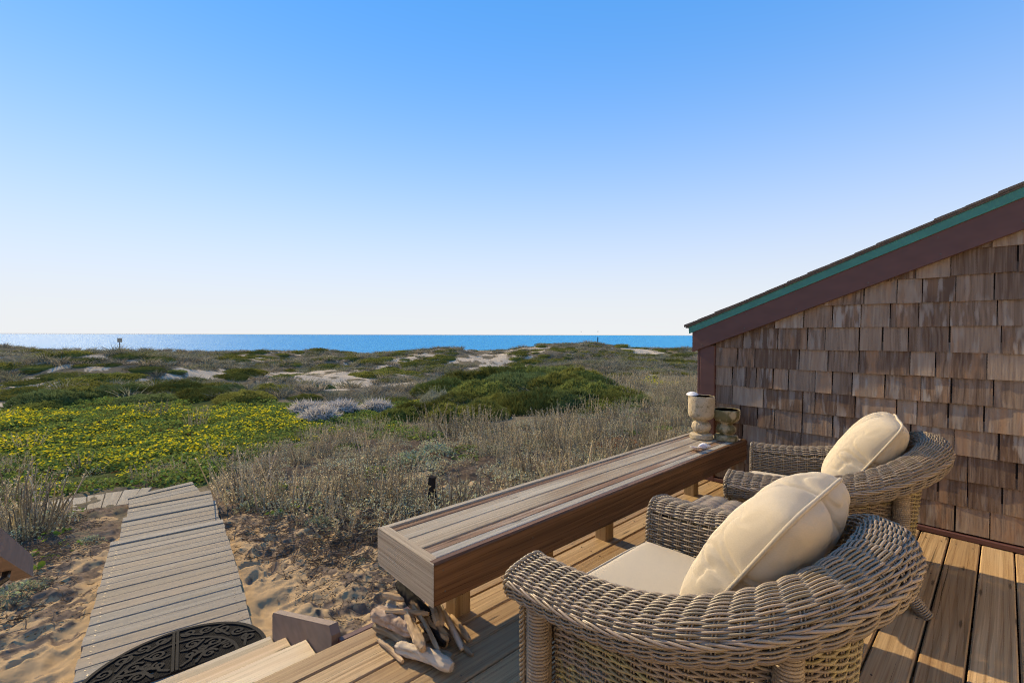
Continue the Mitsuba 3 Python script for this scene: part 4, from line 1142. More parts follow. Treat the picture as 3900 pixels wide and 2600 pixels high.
GREY = np.array([0.47, 0.392, 0.265])
SILVER = np.array([0.43, 0.425, 0.275])
groups_scrub = []
for k in range(6):
    rg = np.random.default_rng(100 + k)
    tint = GREY * (1, 1.12, 0.8, 1.2, 0.66, 1.02)[k]
    m = cat([stalks(rg, 15 + 2 * k, 0.25, 0.14 + 0.02 * k, 0.50 + 0.03 * k, 0.0085, tint, fuzz=22, lean=0.26), tuft_leaves(rg, 150, 0.32, 0.17, 0.036, 0.34, SILVER * (0.62 + 0.07 * k)), tuft_leaves(rg, 70, 0.34, 0.10, 0.06, 0.2, GREY * 0.32)])  # basal leaves toned down, shade painted in so the stalks stand out
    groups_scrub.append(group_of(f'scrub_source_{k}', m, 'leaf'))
groups_low = []
for k in range(4):
    rg = np.random.default_rng(140 + k)
    m = cat([stalks(rg, 8, 0.2, 0.10, 0.32, 0.006, GREY, fuzz=16, lean=0.4), tuft_leaves(rg, 240, 0.30, 0.20, 0.032, 0.4, SILVER * (1.15 + 0.05 * k)), tuft_leaves(rg, 60, 0.34, 0.06, 0.06, 0.16, GREY * 0.45)])
    groups_low.append(group_of(f'sage_source_{k}', m, 'leaf'))
groups_leaf, groups_flower = [], []
LEAFG = np.array([0.20, 0.25, 0.06])
for k in range(4):
    rg = np.random.default_rng(180 + k)
    lv = cat([tuft_leaves(rg, 210, 0.46, 0.13 + 0.03 * k, 0.062, 0.72, LEAFG * (0.85 + 0.1 * k), up_=0.35), tuft_leaves(rg, 40, 0.46, 0.06, 0.06, 0.6, np.array([0.20, 0.10, 0.04]), up_=0.2)])
    groups_leaf.append(group_of(f'leaf_source_{k}', lv, 'leaf'))
    n = 26
    a, q = rg.uniform(0, 2 * np.pi, n), np.sqrt(rg.random(n))
    C = np.stack([0.44 * q * np.cos(a), 0.44 * q * np.sin(a), 0.10 + 0.13 * (1 - q ** 2) * rg.uniform(0.7, 1.1, n)], 1)
    fl = []
    for j in range(n):          # four-petalled cups
        N_ = unit(np.array([rg.normal(0, 0.45), rg.normal(0, 0.45), 1.0]))
        u_ = unit(np.cross(N_, [0.3, 0.9, 0.1]))
        w_ = np.cross(N_, u_)
        r = rg.uniform(0.022, 0.034)
        ang = np.arange(8) * np.pi / 4
        rad = r * np.where(np.arange(8) % 2, 0.80, 1.0)
        ringp = C[j] + (rad * np.cos(ang))[:, None] * u_ + (rad * np.sin(ang))[:, None] * w_ + N_ * 0.006
        v = np.vstack([C[j] - N_ * 0.004, ringp])
        f = np.array([[0, i + 1, (i + 1) % 8 + 1] for i in range(8)])
        fl.append((v, f, np.tile(np.array([0.86, 0.69, 0.035]) * rg.uniform(0.8, 1.1), (9, 1))))
    groups_flower.append(group_of(f'flower_source_{k}', cat([lv] + fl), 'leaf'))
groups_grass = []
for k in range(5):
    rg = np.random.default_rng(220 + k)
    n = 60
    a, q = rg.uniform(0, 2 * np.pi, n), np.sqrt(rg.random(n))
    B_ = np.stack([0.30 * q * np.cos(a), 0.30 * q * np.sin(a), 0 * a - 0.04], 1)
    D_ = np.stack([0.45 * np.cos(a) * q + rg.normal(0, 0.22, n), 0.45 * np.sin(a) * q + rg.normal(0, 0.22, n), np.ones(n)], 1)
    bend = np.stack([0.16 * np.cos(a) + rg.normal(0, 0.06, n), 0.16 * np.sin(a) + rg.normal(0, 0.06, n), -rg.uniform(0, 0.08, n)], 1)
    v, f = blades(B_, D_, rg.uniform(0.25, 0.62, n), 0.026, bend)
    base = (np.array([0.27, 0.235, 0.155]), np.array([0.22, 0.22, 0.125]), np.array([0.32, 0.275, 0.19]), np.array([0.22, 0.21, 0.14]), np.array([0.28, 0.27, 0.18]))[k]
    base = base * np.array([0.86, 0.88, 0.98])
    c = np.repeat(base * rg.uniform(0.6, 1.4, (n, 1)), 5, 0)
    groups_grass.append(group_of(f'grass_source_{k}', cat([(v, f, c), tuft_leaves(rg, 70, 0.42, 0.26, 0.09, 0.3, base * 0.75)]), 'leaf'))


def scatter(poly, step, rg, jit=0.5):
    x0, y0, x1, y1 = poly.bounds
    gx, gy = np.meshgrid(np.arange(x0, x1, step), np.arange(y0, y1, step), indexing='ij')
    gx = gx + rg.uniform(-jit, jit, gx.shape) * step
    gy = gy + rg.uniform(-jit, jit, gy.shape) * step
    ok = contains_xy(poly, gx.ravel(), gy.ravel())
    return gx.ravel()[ok], gy.ravel()[ok]


def sow(name, pts, groups, smin, smax, rg, sink=0.02, squash=(0.9, 1.1), patch=None, low=None):
    x, y = pts
    if patch is not None:
        k = patch(x, y)
        x, y = x[k], y[k]
    z = height(x, y)
    for i in range(len(x)):
        s = rg.uniform(smin, smax)
        if low is not None and low(x[i], y[i]):
            s *= 0.62
        sow.count[name] = sow.count.get(name, 0) + 1
        place(f'{name}__{sow.count[name]:03d}', groups[rg.integers(len(groups))], x[i], y[i], z[i] - sink, rg.uniform(0, 360), s, s * rg.uniform(*squash))


sow.count = {}
WALKWAY = Polygon([(-0.28, 2.4), (-0.05, 5.7), (0.10, 8.6), (-0.2, 8.95), (-0.75, 9.6), (-1.1, 10.5), (-0.4, 10.4), (0.75, 9.9), (1.38, 9.1), (1.38, 7.7), (1.16, 5.7), (0.85, 2.4)])
DECKZONE = Polygon([(-3, -6), (-3, 2.12), (4.2, 2.12), (4.2, 2.02), (10.5, 2.02), (10.5, -9), (-3, -9)])
THICK = unary_union([Point(x, y).buffer(r * 0.8) for x, y, r in SHRUBS['thick'] + SHRUBS['hedge']])
f_ = lambda x, y, s, sd: meshkit.fbm(np.stack([x * s, y * s, 0 * x], -1), 3, sd)

# grey scrub close by: nobody could count the stalks
for nm in ('scrubR', 'scrubL', 'scrubL2'):
    A_ = AREA[nm].difference(unary_union([WALKWAY.buffer(0.10), DECKZONE.buffer(0.25), THICK, AREA['redsucc']]))
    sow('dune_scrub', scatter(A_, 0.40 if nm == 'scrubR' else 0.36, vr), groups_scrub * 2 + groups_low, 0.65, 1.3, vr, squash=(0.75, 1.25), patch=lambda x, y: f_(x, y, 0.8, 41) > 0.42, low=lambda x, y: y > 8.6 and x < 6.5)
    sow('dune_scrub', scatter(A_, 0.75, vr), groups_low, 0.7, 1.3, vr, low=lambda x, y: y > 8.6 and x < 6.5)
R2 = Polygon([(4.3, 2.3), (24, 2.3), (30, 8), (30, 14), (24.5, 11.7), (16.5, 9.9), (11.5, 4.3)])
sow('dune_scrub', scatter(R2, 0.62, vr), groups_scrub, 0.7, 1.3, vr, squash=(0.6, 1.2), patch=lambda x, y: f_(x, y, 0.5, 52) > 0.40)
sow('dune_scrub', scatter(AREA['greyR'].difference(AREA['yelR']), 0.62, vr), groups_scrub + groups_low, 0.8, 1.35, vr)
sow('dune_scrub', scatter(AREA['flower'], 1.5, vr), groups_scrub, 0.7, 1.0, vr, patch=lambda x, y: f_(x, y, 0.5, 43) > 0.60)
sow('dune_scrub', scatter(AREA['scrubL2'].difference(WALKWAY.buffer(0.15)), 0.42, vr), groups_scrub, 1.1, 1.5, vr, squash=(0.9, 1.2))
tag('dune_scrub', 'grey dry scrub of upright fuzzy stalks covering the ground beyond the deck', 'scrub', kind='stuff')

# the flower carpet and its leaves
sow('flower_carpet', scatter(AREA['flower'].buffer(0.3), 0.52, vr), groups_flower, 0.85, 1.2, vr, patch=lambda x, y: f_(x, y, 0.7, 44) > 0.40)
sow('flower_carpet', scatter(unary_union([AREA['leaf'], AREA['flower'].buffer(1.2)]).difference(unary_union([WALKWAY, THICK])), 1.0, vr), groups_flower, 0.6, 1.0, vr, patch=lambda x, y: f_(x, y, 0.5, 55) > 0.46)
sow('leafy_ground_cover', scatter(AREA['flower'].buffer(0.3), 0.62, vr), groups_leaf, 0.8, 1.2, vr)
sow('flower_carpet', scatter(AREA['yelR'], 0.62, vr), groups_flower, 0.9, 1.2, vr)
tag('flower_carpet', 'low carpet of yellow flowers and green leaves left of the middle', 'flowers', kind='stuff')
leafarea = unary_union([AREA['leaf'], Polygon([(-0.6, 10.5), (0.5, 10.4), (1.8, 9.6), (2.4, 10.8), (1.2, 12.2), (-1, 12.4)])]).difference(unary_union([AREA['flower'], WALKWAY]))
sow('leafy_ground_cover', scatter(leafarea, 0.55, vr), groups_leaf, 0.8, 1.2, vr, patch=lambda x, y: f_(x, y, 0.6, 45) > 0.34)
sow('leafy_ground_cover', scatter(AREA['scrubR'].difference(DECKZONE), 1.1, vr), groups_leaf, 0.5, 0.9, vr, patch=lambda x, y: (f_(x, y, 0.55, 46) > 0.53) & (np.hypot(x, y) > 7.5))
tag('leafy_ground_cover', 'bright green leafy creeping cover between the scrub and the flowers', 'ground cover', kind='stuff')

# dune grass out to the crest
MID = Polygon([(-14, 26), (-6, 20), (3, 20), (8, 17.5), (12, 14), (18, 12), (30, 12), (48, 14), (84, 18), (95, 24), (66, 54), (34, 72), (8, 84), (-12, 92), (-28, 88)]).difference(unary_union([AREA['flower'].buffer(0.5), THICK, AREA['yelR'], AREA['greyR'], AREA['brownmat'], AREA['leaf']]))
xg, yg = scatter(MID, 0.80, vr)
dn = np.hypot(xg, yg)
keep = vr.random(len(xg)) < np.clip(1.25 - dn / 95, 0.35, 1)
bare = inside('sandA', xg, yg, 2.0) & (f_(xg, yg, 0.35, 47) > 0.30) | contains_xy(AREA['track'].buffer(2.2), xg, yg) | (inside('orange', xg, yg, 1.0) & (vr.random(len(xg)) < 0.85)) | (f_(xg, yg, 0.16, 33) > 0.60)
keep &= ~(bare & (vr.random(len(xg)) < 0.88))
sow('dune_grass', (xg[keep], yg[keep]), groups_grass, 0.8, 1.5, vr, squash=(0.55, 1.0))
tag('dune_grass', 'greyish dune grass over the far dunes up to the crest', 'grass', kind='stuff')

# green shrubs, each one a thing
BUSH = []


def bush_mesh(seed, tint, sprigs=2000, rough=0.30, upright=1.0, L=0.12):
    rg = np.random.default_rng(seed)
    n = sprigs
    a = rg.uniform(0, 2 * np.pi, n)
    q = np.sqrt(rg.random(n))
    d = np.stack([q * np.cos(a), q * np.sin(a)], 1)
    bump = lambda d_: 0.45 * (1 - (d_ ** 2).sum(1)).clip(0, 1) ** 0.55 + rough * (meshkit.fbm(np.stack([d_[:, 0] * 2.6 + seed, d_[:, 1] * 2.6, 0 * d_[:, 0]], -1), 3, 60) - 0.5) * (1 - (d_ ** 2).sum(1) * 0.7)
    e = d * (0.92 + 0.25 * (meshkit.noise(np.stack([np.cos(a) * 2 + seed, np.sin(a) * 2, 0 * a], -1), 61)[:, None]))
    C = np.column_stack([e, bump(d) * rg.uniform(0.82, 1.02, n)])
    out = []
    for _ in range(3):
        D_ = np.stack([0.7 * d[:, 0] + rg.normal(0, 0.35, n), 0.7 * d[:, 1] + rg.normal(0, 0.35, n), np.full(n, upright)], 1)
        v, f = blades(C - 0.03, D_, L * rg.uniform(0.55, 1.25, n), 0.024, rg.normal(0, 0.012, (n, 3)))
        tone = rg.uniform(0.55, 1.45, (n, 1)) * (0.75 + 0.5 * meshkit.fbm(np.stack([d[:, 0] * 4, d[:, 1] * 4 + seed, 0 * a], -1), 2, 63)[:, None])
        out.append((v, f, np.repeat(tint * tone, 5, 0)))
    g = np.linspace(0, 1, 9)
    t = np.linspace(0, 2 * np.pi, 25)[:-1]
    gd = np.stack([(g[:, None] * np.cos(t)).ravel(), (g[:, None] * np.sin(t)).ravel()], 1)
    V = np.column_stack([gd * 0.90, bump(gd) * 0.86 - 0.05 - 0.1 * (np.hypot(gd[:, 0], gd[:, 1]) > 0.99)])
    i, j = np.meshgrid(np.arange(8), np.arange(24), indexing='ij')
    kk = lambda a_, b_: a_ * 24 + b_ % 24
    F = np.vstack([np.stack([kk(i, j), kk(i + 1, j), kk(i + 1, j + 1)], -1).reshape(-1, 3), np.stack([kk(i, j), kk(i + 1, j + 1), kk(i, j + 1)], -1).reshape(-1, 3)])
    out.append((V, F, np.tile(tint, (len(V), 1))))
    return cat(out)


OLIVE = np.array([0.19, 0.195, 0.05])
for k, (tint, kw) in enumerate(((OLIVE, {}), (OLIVE * np.array([0.95, 1.05, 1.1]), {'rough': 0.42}), (np.array([0.165, 0.205, 0.075]), {'rough': 0.36}), (OLIVE * 0.86, {'rough': 0.5, 'L': 0.15}))):
    BUSH.append(group_of(f'shrub_source_{k}', bush_mesh(300 + k, tint, **kw), 'leaf'))
SILVERBUSH = group_of('silver_source', cat([bush_mesh(320, np.array([0.27, 0.275, 0.20]), sprigs=1500, rough=0.55, L=0.22), stalks(np.random.default_rng(3), 16, 0.6, 0.5, 0.95, 0.012, SILVER * 1.1, fuzz=26)]), 'leaf')
rg = np.random.default_rng(330)
n = 620
a, q = rg.uniform(0, 2 * np.pi, n), np.sqrt(rg.random(n))
C = np.stack([0.95 * q * np.cos(a), 0.95 * q * np.sin(a), 0.47 * (1 - q ** 2) ** 0.55 + 0.06], 1)
v, f = leaves(C, rg.normal(0, 1, (n, 3)), rg.normal(0, 0.5, (n, 3)) + [0, 0, 1], 0.062, 0.9)
PINKBUSH = group_of('pink_source', cat([bush_mesh(331, np.array([0.17, 0.19, 0.09]), sprigs=1500, rough=0.3, L=0.12), (v, f, np.repeat(np.array([0.52, 0.475, 0.43]) * rg.uniform(0.8, 1.2, (n, 1)), 4, 0))]), 'leaf')


def shrubs(name, rows, groups, label, cat_, grp, tall=1.0, sep=None):
    for i, (x, y, r) in enumerate(rows):
        k = thing(name)
        g = groups[vr.integers(len(groups))] if isinstance(groups, list) else groups
        place(k, g, x, y, float(height(np.array([x]), np.array([y]))[0]) - 0.06, vr.uniform(0, 360), r, r * tall * vr.uniform(0.85, 1.15))
        tag(k, label if isinstance(label, str) else label[i], cat_, grp)


def ordered(rows, text, near_word='front', far_word='back'):
    """A label for each by its row (nearer or farther half) and its place from the left."""
    rows = np.asarray(rows)
    side = rows[:, :2] @ rt[:2] / (rows[:, :2] @ fw[:2])
    far_ = rows[:, :2] @ fw[:2] > np.median(rows[:, :2] @ fw[:2])
    words = ['leftmost', 'second from the left', 'third from the left', 'fourth from the left', 'fifth from the left', 'sixth from the left', 'seventh from the left', 'eighth from the left', 'ninth from the left', 'tenth from the left', 'eleventh from the left', 'twelfth from the left']
    out = [''] * len(rows)
    for fl_, wd in ((False, near_word), (True, far_word)):
        for n_, i_ in enumerate([q for q in np.argsort(side) if far_[q] == fl_]):
            out[i_] = f'{text}, {wd} row, {words[n_]}'
    return out


TH = [(x, y, r * 1.35) for x, y, r in SHRUBS['thick']]
shrubs('green_shrub', SHRUBS['hedge'], BUSH, ordered(SHRUBS['hedge'], 'low olive shrub in the band behind the yellow flowers'), 'shrub', 'shrubs in the band behind the flowers', 0.85)
shrubs('green_shrub', TH, BUSH, ordered(TH, 'dense green shrub of the big middle thicket'), 'shrub', 'shrubs of the middle thicket', 0.95)
shrubs('green_shrub', SHRUBS['dunebush'], BUSH, ordered(SHRUBS['dunebush'], 'dark shrub on the pale sand slope', 'lower', 'upper'), 'shrub', 'shrubs on the sand slope', 0.6)
shrubs('green_shrub', SHRUBS['farright'], BUSH, ordered(SHRUBS['farright'], 'flat green shrub far off by the house corner'), 'shrub', 'far shrubs by the house corner', 0.45)
shrubs('silver_shrub', SHRUBS['silver'], SILVERBUSH, 'pale silvery shrub with long twigs left of the dark thicket', 'shrub', None, 1.5)
shrubs('flowering_shrub', SHRUBS['pink'], PINKBUSH, ['round bush of pale pink flowers, the nearest of the cluster', 'pale pink flowering bush, tallest and in the middle of the cluster', 'white flowering bush, rightmost of the cluster', 'pale flowering bush at the back left of the cluster'], 'shrub', 'pale flowering bushes', 1.1)

rgh = np.random.default_rng(91)
LOWBUSH = [group_of(f'heath_source_{k}', bush_mesh(340 + k, OLIVE * (0.85, 1.0, 0.7)[k], sprigs=420, rough=0.4, L=0.17), 'leaf') for k in range(3)]
HEATH = MID.intersection(Polygon([(-14, 26), (3, 21), (12, 14), (30, 12), (84, 18), (66, 52), (8, 70), (-14, 75)]))
sow('dune_heath', scatter(HEATH, 1.7, rgh), LOWBUSH, 0.45, 1.25, rgh, squash=(0.35, 0.75), sink=0.05, patch=lambda x, y: (f_(x, y, 0.13, 53) > 0.49) & ~(inside('sandA', x, y, 1.0) & (f_(x, y, 0.4, 54) > 0.2)) & ~inside('track', x, y))
tag('dune_heath', 'low dark green heath in patches among the far dune grass', 'heath', kind='stuff')

# small sage plants on the sand beside the walk
SAGE = []
for k in range(3):
    rg = np.random.default_rng(367 + k)
    SAGE.append(group_of(f'sage_plant_source_{k}', cat([tuft_leaves(rg, 420, 0.95, 0.80, 0.16, 0.42, np.array([0.30, 0.335, 0.215]) * (0.9 + 0.08 * k), up_=1.0), tuft_leaves(rg, 90, 1.0, 0.25, 0.22, 0.12, np.array([0.10, 0.075, 0.05]), up_=0.3)]), 'leaf'))
where = ['large pale sage plant at the left edge of the picture, below the handrail', 'grey-green sage plant left of the boardwalk, the farthest of the row', 'small sage plant just right of the large one at the left edge', 'tiny sage tuft left of the boardwalk, beside the handrail end', 'silvery sage plant right of the boardwalk by the second step', 'small green sage plant just left of the bench end', 'big grey sage plant among the dry stalks behind the bench, left one', 'big grey sage plant among the dry stalks behind the bench, right one', 'sage plant at the edge of the scrub right of the boardwalk', 'dusty sage plant on the sand below the dark stump', 'tiny sage tuft against the left edge of the boardwalk', 'small sage tuft behind the row left of the boardwalk', 'tiny tuft touching the boardwalk edge nearest the mat', 'small tuft on the bare sand right of the boardwalk', 'green sage tuft far up right of the boardwalk steps']
shrubs('sage_plant', SHRUBS['sage'], SAGE, where, 'plant', None, 1.0)

# round-leaved creepers on the sand, litter twigs
CREEP = []
for k in range(3):
    rg = np.random.default_rng(380 + k)
    n = 11
    a, q = rg.uniform(0, 2 * np.pi, n), np.sqrt(rg.random(n))
    C = np.stack([0.16 * q * np.cos(a), 0.09 * q * np.sin(a), rg.uniform(0.015, 0.06, n)], 1)
    parts_ = []
    for j in range(n):
        N_ = unit(np.array([rg.normal(0, 0.5), rg.normal(0, 0.5), 1.0]))
        u_ = unit(np.cross(N_, [0.2, 0.9, 0.1]))
        w_ = np.cross(N_, u_)
        ang = np.arange(7) * 2 * np.pi / 7
        r = rg.uniform(0.016, 0.027)
        ringp = C[j] + (r * np.cos(ang))[:, None] * u_ + (r * 0.85 * np.sin(ang))[:, None] * w_ + N_ * 0.003
        parts_.append((np.vstack([C[j], ringp]), np.array([[0, i + 1, (i + 1) % 7 + 1] for i in range(7)]), np.tile(np.array([0.20, 0.27, 0.035]) * rg.uniform(0.75, 1.25), (8, 1))))
    CREEP.append(group_of(f'creeper_source_{k}', cat(parts_), 'leaf'))
CZ = [Polygon([(-0.9, 5.4), (-0.1, 5.2), (0.2, 8.5), (-0.3, 9.0), (-1.0, 8.0)]), Polygon([(1.2, 4.6), (1.9, 4.2), (2.4, 7.0), (1.5, 9.0), (1.25, 6.0)])]
for A_, st in zip(CZ, (0.34, 0.48)):
    sow('creeping_plant', scatter(A_.difference(WALKWAY.buffer(0.05)), st, vr), CREEP, 0.8, 1.3, vr, sink=0.0, patch=lambda x, y: f_(x, y, 1.1, 48) > 0.44)
sow('creeping_plant', scatter(Polygon([(-1.0, 10.2), (-1.6, 11.2), (1.6, 10.2), (1.5, 9.4), (0.4, 10.1)]), 0.30, vr), CREEP, 0.9, 1.5, vr, sink=-0.01)
tag('creeping_plant', 'bright green round-leaved creeper dotted over the sand beside the boardwalk', 'plant', kind='stuff')
TWIG = []
for k in range(4):
    rg = np.random.default_rng(400 + k)
    parts_ = []
    for j in range(26):
        a, d = rg.uniform(0, 2 * np.pi), 0.32 * math.sqrt(rg.random())
        b = np.array([d * math.cos(a), d * math.sin(a), rg.uniform(0.0, 0.03)])
        h = rg.uniform(0, 2 * np.pi)
        L = rg.uniform(0.04, 0.20)
        P = b + np.linspace(0, 1, 4)[:, None] * np.array([math.cos(h), math.sin(h), rg.uniform(-0.1, 0.28)]) * L + np.append(rg.normal(0, 0.01, (4, 2)), np.zeros((4, 1)), 1)
        v, f = tube(P, rg.uniform(0.0014, 0.0045), 3, caps=False)
        parts_.append((v, f, np.tile(np.array([0.165, 0.125, 0.09]) * rg.uniform(0.45, 1.5), (len(v), 1))))
    lt = tuft_leaves(rg, 130, 0.36, 0.025, 0.030, 0.4, np.array([0.15, 0.112, 0.078]), up_=0.15)
    TWIG.append(group_of(f'twig_source_{k}', cat(parts_ + [lt]), 'leaf'))
TZ = unary_union([AREA['litter'], Polygon([(1.15, 4.2), (1.5, 3.3), (2.3, 2.3), (4.2, 2.15), (6, 3.2), (3.2, 4.4), (2.1, 5.2), (1.5, 6.8), (1.3, 5.5)])]).difference(WALKWAY.buffer(0.12))
sow('twig_litter', scatter(TZ, 0.27, vr), TWIG, 0.7, 1.2, vr, sink=0.0, patch=lambda x, y: f_(x, y, 1.3, 49) > 0.40)
sow('twig_litter', scatter(Polygon([(1.15, 2.2), (1.3, 5.6), (3.0, 4.0), (4.2, 2.2)]), 0.42, vr), TWIG, 0.5, 0.9, vr, sink=0.0)
tag('twig_litter', 'dark dead twigs and plant litter scattered on the sand', 'litter', kind='stuff')
# a low reddish succulent behind the bench
rg = np.random.default_rng(420)
SUCC = group_of('succulent_source', cat([tuft_leaves(rg, 900, 0.95, 0.30, 0.075, 0.6, np.array([0.33, 0.165, 0.09]), up_=0.8), tuft_leaves(rg, 300, 0.95, 0.33, 0.06, 0.6, np.array([0.40, 0.29, 0.15]), up_=0.8)]), 'leaf')
k = thing('succulent')
place(k, SUCC, 8.6, 5.78, float(height(np.array([8.6]), np.array([5.78]))[0]) + 0.05, 20, 0.62)
tag(k, 'reddish brown low succulent among the grey stalks behind the bench', 'plant')
k = thing('tree_stump')
P = np.array([(0, 0, -0.1), (0.01, 0, 0.1), (0.0, 0.01, 0.25), (0.01, 0.0, 0.36)]) + np.array([3.05, 4.75, float(height(np.array([3.05]), np.array([4.75]))[0])])
v, f = tube(P, np.array([0.075, 0.055, 0.045, 0.05]), 9)
put(k, (v, f), 'dark_wood', smooth=50)
tag(k, 'short black stump standing in the dry scrub right of the boardwalk', 'stump')

# ---------------------------------------------------------------- pots, shells, driftwood, mat, far things
def lathe(prof, n=40, flute=None):
    prof = np.asarray(prof, float)
    t = np.linspace(0, 2 * np.pi, n + 1)[:-1]
    r = prof[:, :1] * np.ones((1, n))
    if flute is not None:
        r = r * (1 - flute[:, None] * np.abs(np.sin(t * 5))[None] ** 0.35 + flute[:, None])
        r = r * (1 - 0.12 * (flute[:, None] > 0) * (np.abs(np.cos(t * 5))[None] > 0.97))
    v = np.stack([r * np.cos(t), r * np.sin(t), np.broadcast_to(prof[:, 1:], r.shape)], -1).reshape(-1, 3)
    i, j = np.meshgrid(np.arange(len(prof) - 1), np.arange(n), indexing='ij')
    k = lambda a, b: a * n + b % n
    f = np.vstack([np.stack([k(i, j), k(i, j + 1), k(i + 1, j + 1)], -1).reshape(-1, 3), np.stack([k(i, j), k(i + 1, j + 1), k(i + 1, j)], -1).reshape(-1, 3)])
    return v, f


def smooth_prof(p, n=60):
    p = np.asarray(p, float)
    s = np.concatenate([[0], np.cumsum(np.linalg.norm(np.diff(p, axis=0), axis=1))])
    t = np.linspace(0, s[-1], n)
    from scipy.interpolate import PchipInterpolator
    return np.stack([PchipInterpolator(s, p[:, 0])(t), PchipInterpolator(s, p[:, 1])(t)], 1)


BZ = ZT + 0.001
for nm, (x, y_), S_, cup, mat_, lab in (
        ('stone_pot', (3.99, 1.83), 1.0, [(0.062, 0.168), (0.094, 0.184), (0.110, 0.215), (0.112, 0.30), (0.109, 0.372), (0.106, 0.376), (0.100, 0.372)], 'pale_stone', 'taller pale stone footed pot on the bench end, with a shell on its rim'),
        ('stone_pot', (4.095, 1.655), 1.0, [(0.058, 0.150), (0.088, 0.168), (0.108, 0.20), (0.112, 0.235), (0.111, 0.262), (0.107, 0.267), (0.101, 0.262)], 'mossy_stone', 'shorter mossy footed stone pot on the bench, next to the shingled wall')):
    k = thing(nm)
    tag(k, lab, 'pot', 'footed stone pots on the bench')
    at = np.array([x, y_, BZ])
    hb = 0.045
    base = smooth_prof([(0.001, 0.0), (0.094, 0.0), (0.097, 0.008), (0.095, 0.034), (0.088, 0.042), (0.055, 0.046), (0.045, 0.050)], 40)
    v, f = lathe(base, 44)
    v = v + 0.004 * (meshkit.fbm(v * 22 + x * 9, 3, 5)[:, None] - 0.5)
    put(k + '__foot', (v + at, f), mat_, smooth=45)
    top_ = cup[0][1]
    bulb = smooth_prof([(0.045, 0.048), (0.066, 0.062), (0.080, 0.10 if top_ > 0.16 else 0.094), (0.070, top_ - 0.030), (0.050, top_ - 0.012), (0.052, top_ + 0.004)], 40)
    v, f = lathe(bulb, 60, flute=0.10 * np.sin(np.linspace(0, np.pi, 40)))
    put(k + '__bulb', (v + at, f), mat_, smooth=35)
    v, f = lathe(smooth_prof(cup, 50), 48)
    v = v + 0.003 * (meshkit.fbm(v * 16 + x * 5, 3, 6)[:, None] - 0.5)
    put(k + '__cup', (v + at, f), mat_, smooth=45)
    r_in, z_in = cup[-1]
    v, f = lathe([(r_in, z_in), (r_in - 0.002, z_in - 0.03), (r_in - 0.01, z_in - 0.05), (0.001, z_in - 0.055)], 44)
    put(k + '__lining', (v + at, f[:, ::-1]), 'terracotta', smooth=45)


def clam(a, b, h, n=24):
    u = np.linspace(0, 1, n)
    t = np.linspace(0, 2 * np.pi, 49)[:-1]
    rad = u[:, None] * (1 + 0.0 * t)[None]
    X = a * rad * np.cos(t) * (1 + 0.10 * np.sin(t))
    Y = b * rad * np.sin(t)
    Z = h * (u[:, None] ** 2) * np.ones((1, 48)) + 0.0012 * np.sin(u * 40)[:, None]
    top = np.stack([X, Y, Z], -1).reshape(-1, 3)
    bot = top - np.array([0, 0, 0.003])
    i, j = np.meshgrid(np.arange(n - 1), np.arange(48), indexing='ij')
    k = lambda p, q: p * 48 + q % 48
    f = np.vstack([np.stack([k(i, j), k(i + 1, j), k(i + 1, j + 1)], -1).reshape(-1, 3), np.stack([k(i, j), k(i + 1, j + 1), k(i, j + 1)], -1).reshape(-1, 3)])
    m = len(top)
    e = np.arange(48)
    rim = (n - 1) * 48
    fr = np.vstack([np.stack([rim + e, m + rim + e, m + rim + (e + 1) % 48], 1), np.stack([rim + e, m + rim + (e + 1) % 48, rim + (e + 1) % 48], 1)])
    return np.vstack([top, bot]), np.vstack([f, f[:, ::-1] + m, fr])


def rot(v, ax, deg):
    return v @ trimesh.transformations.rotation_matrix(math.radians(deg), ax)[:3, :3].T


v, f = clam(0.062, 0.045, 0.018)
put('seashell', (rot(rot(v, [0, 1, 0], 12), [0, 0, 1], 30) + [3.515, 1.655, BZ + 0.012], f), 'shell', smooth=60)
tag('seashell', 'open white and lilac clam shell lying on the bench boards', 'shell', 'seashells on the bench and pot')
t = np.linspace(0, 1, 26)
P = np.stack([0.10 * (t - 0.5), 0.012 * np.sin(t * 3), 0 * t + 0.02], 1)
R = 0.007 + 0.018 * np.sin(np.pi * np.clip(t * 0.9 + 0.1, 0, 1)) ** 1.2 * (1 + 0.10 * np.sin(t * 60))
v, f = tube(P, R, 14)
put('seashell_001', (rot(v, [0, 0, 1], -35) + [3.62, 1.63, BZ], f), 'shell', smooth=50)
tag('seashell_001', 'long pale spiral shell behind the clam shell on the bench', 'shell', 'seashells on the bench and pot')
v, f = clam(0.060, 0.040, 0.022)
put('seashell_002', (rot(rot(v, [1, 0, 0], 168), [0, 0, 1], 75) + [3.975, 1.912, BZ + 0.402], f), 'shell', smooth=60)
tag('seashell_002', 'white shell perched on the rim of the taller stone pot', 'shell', 'seashells on the bench and pot')

# driftwood
lr = np.random.default_rng(77)


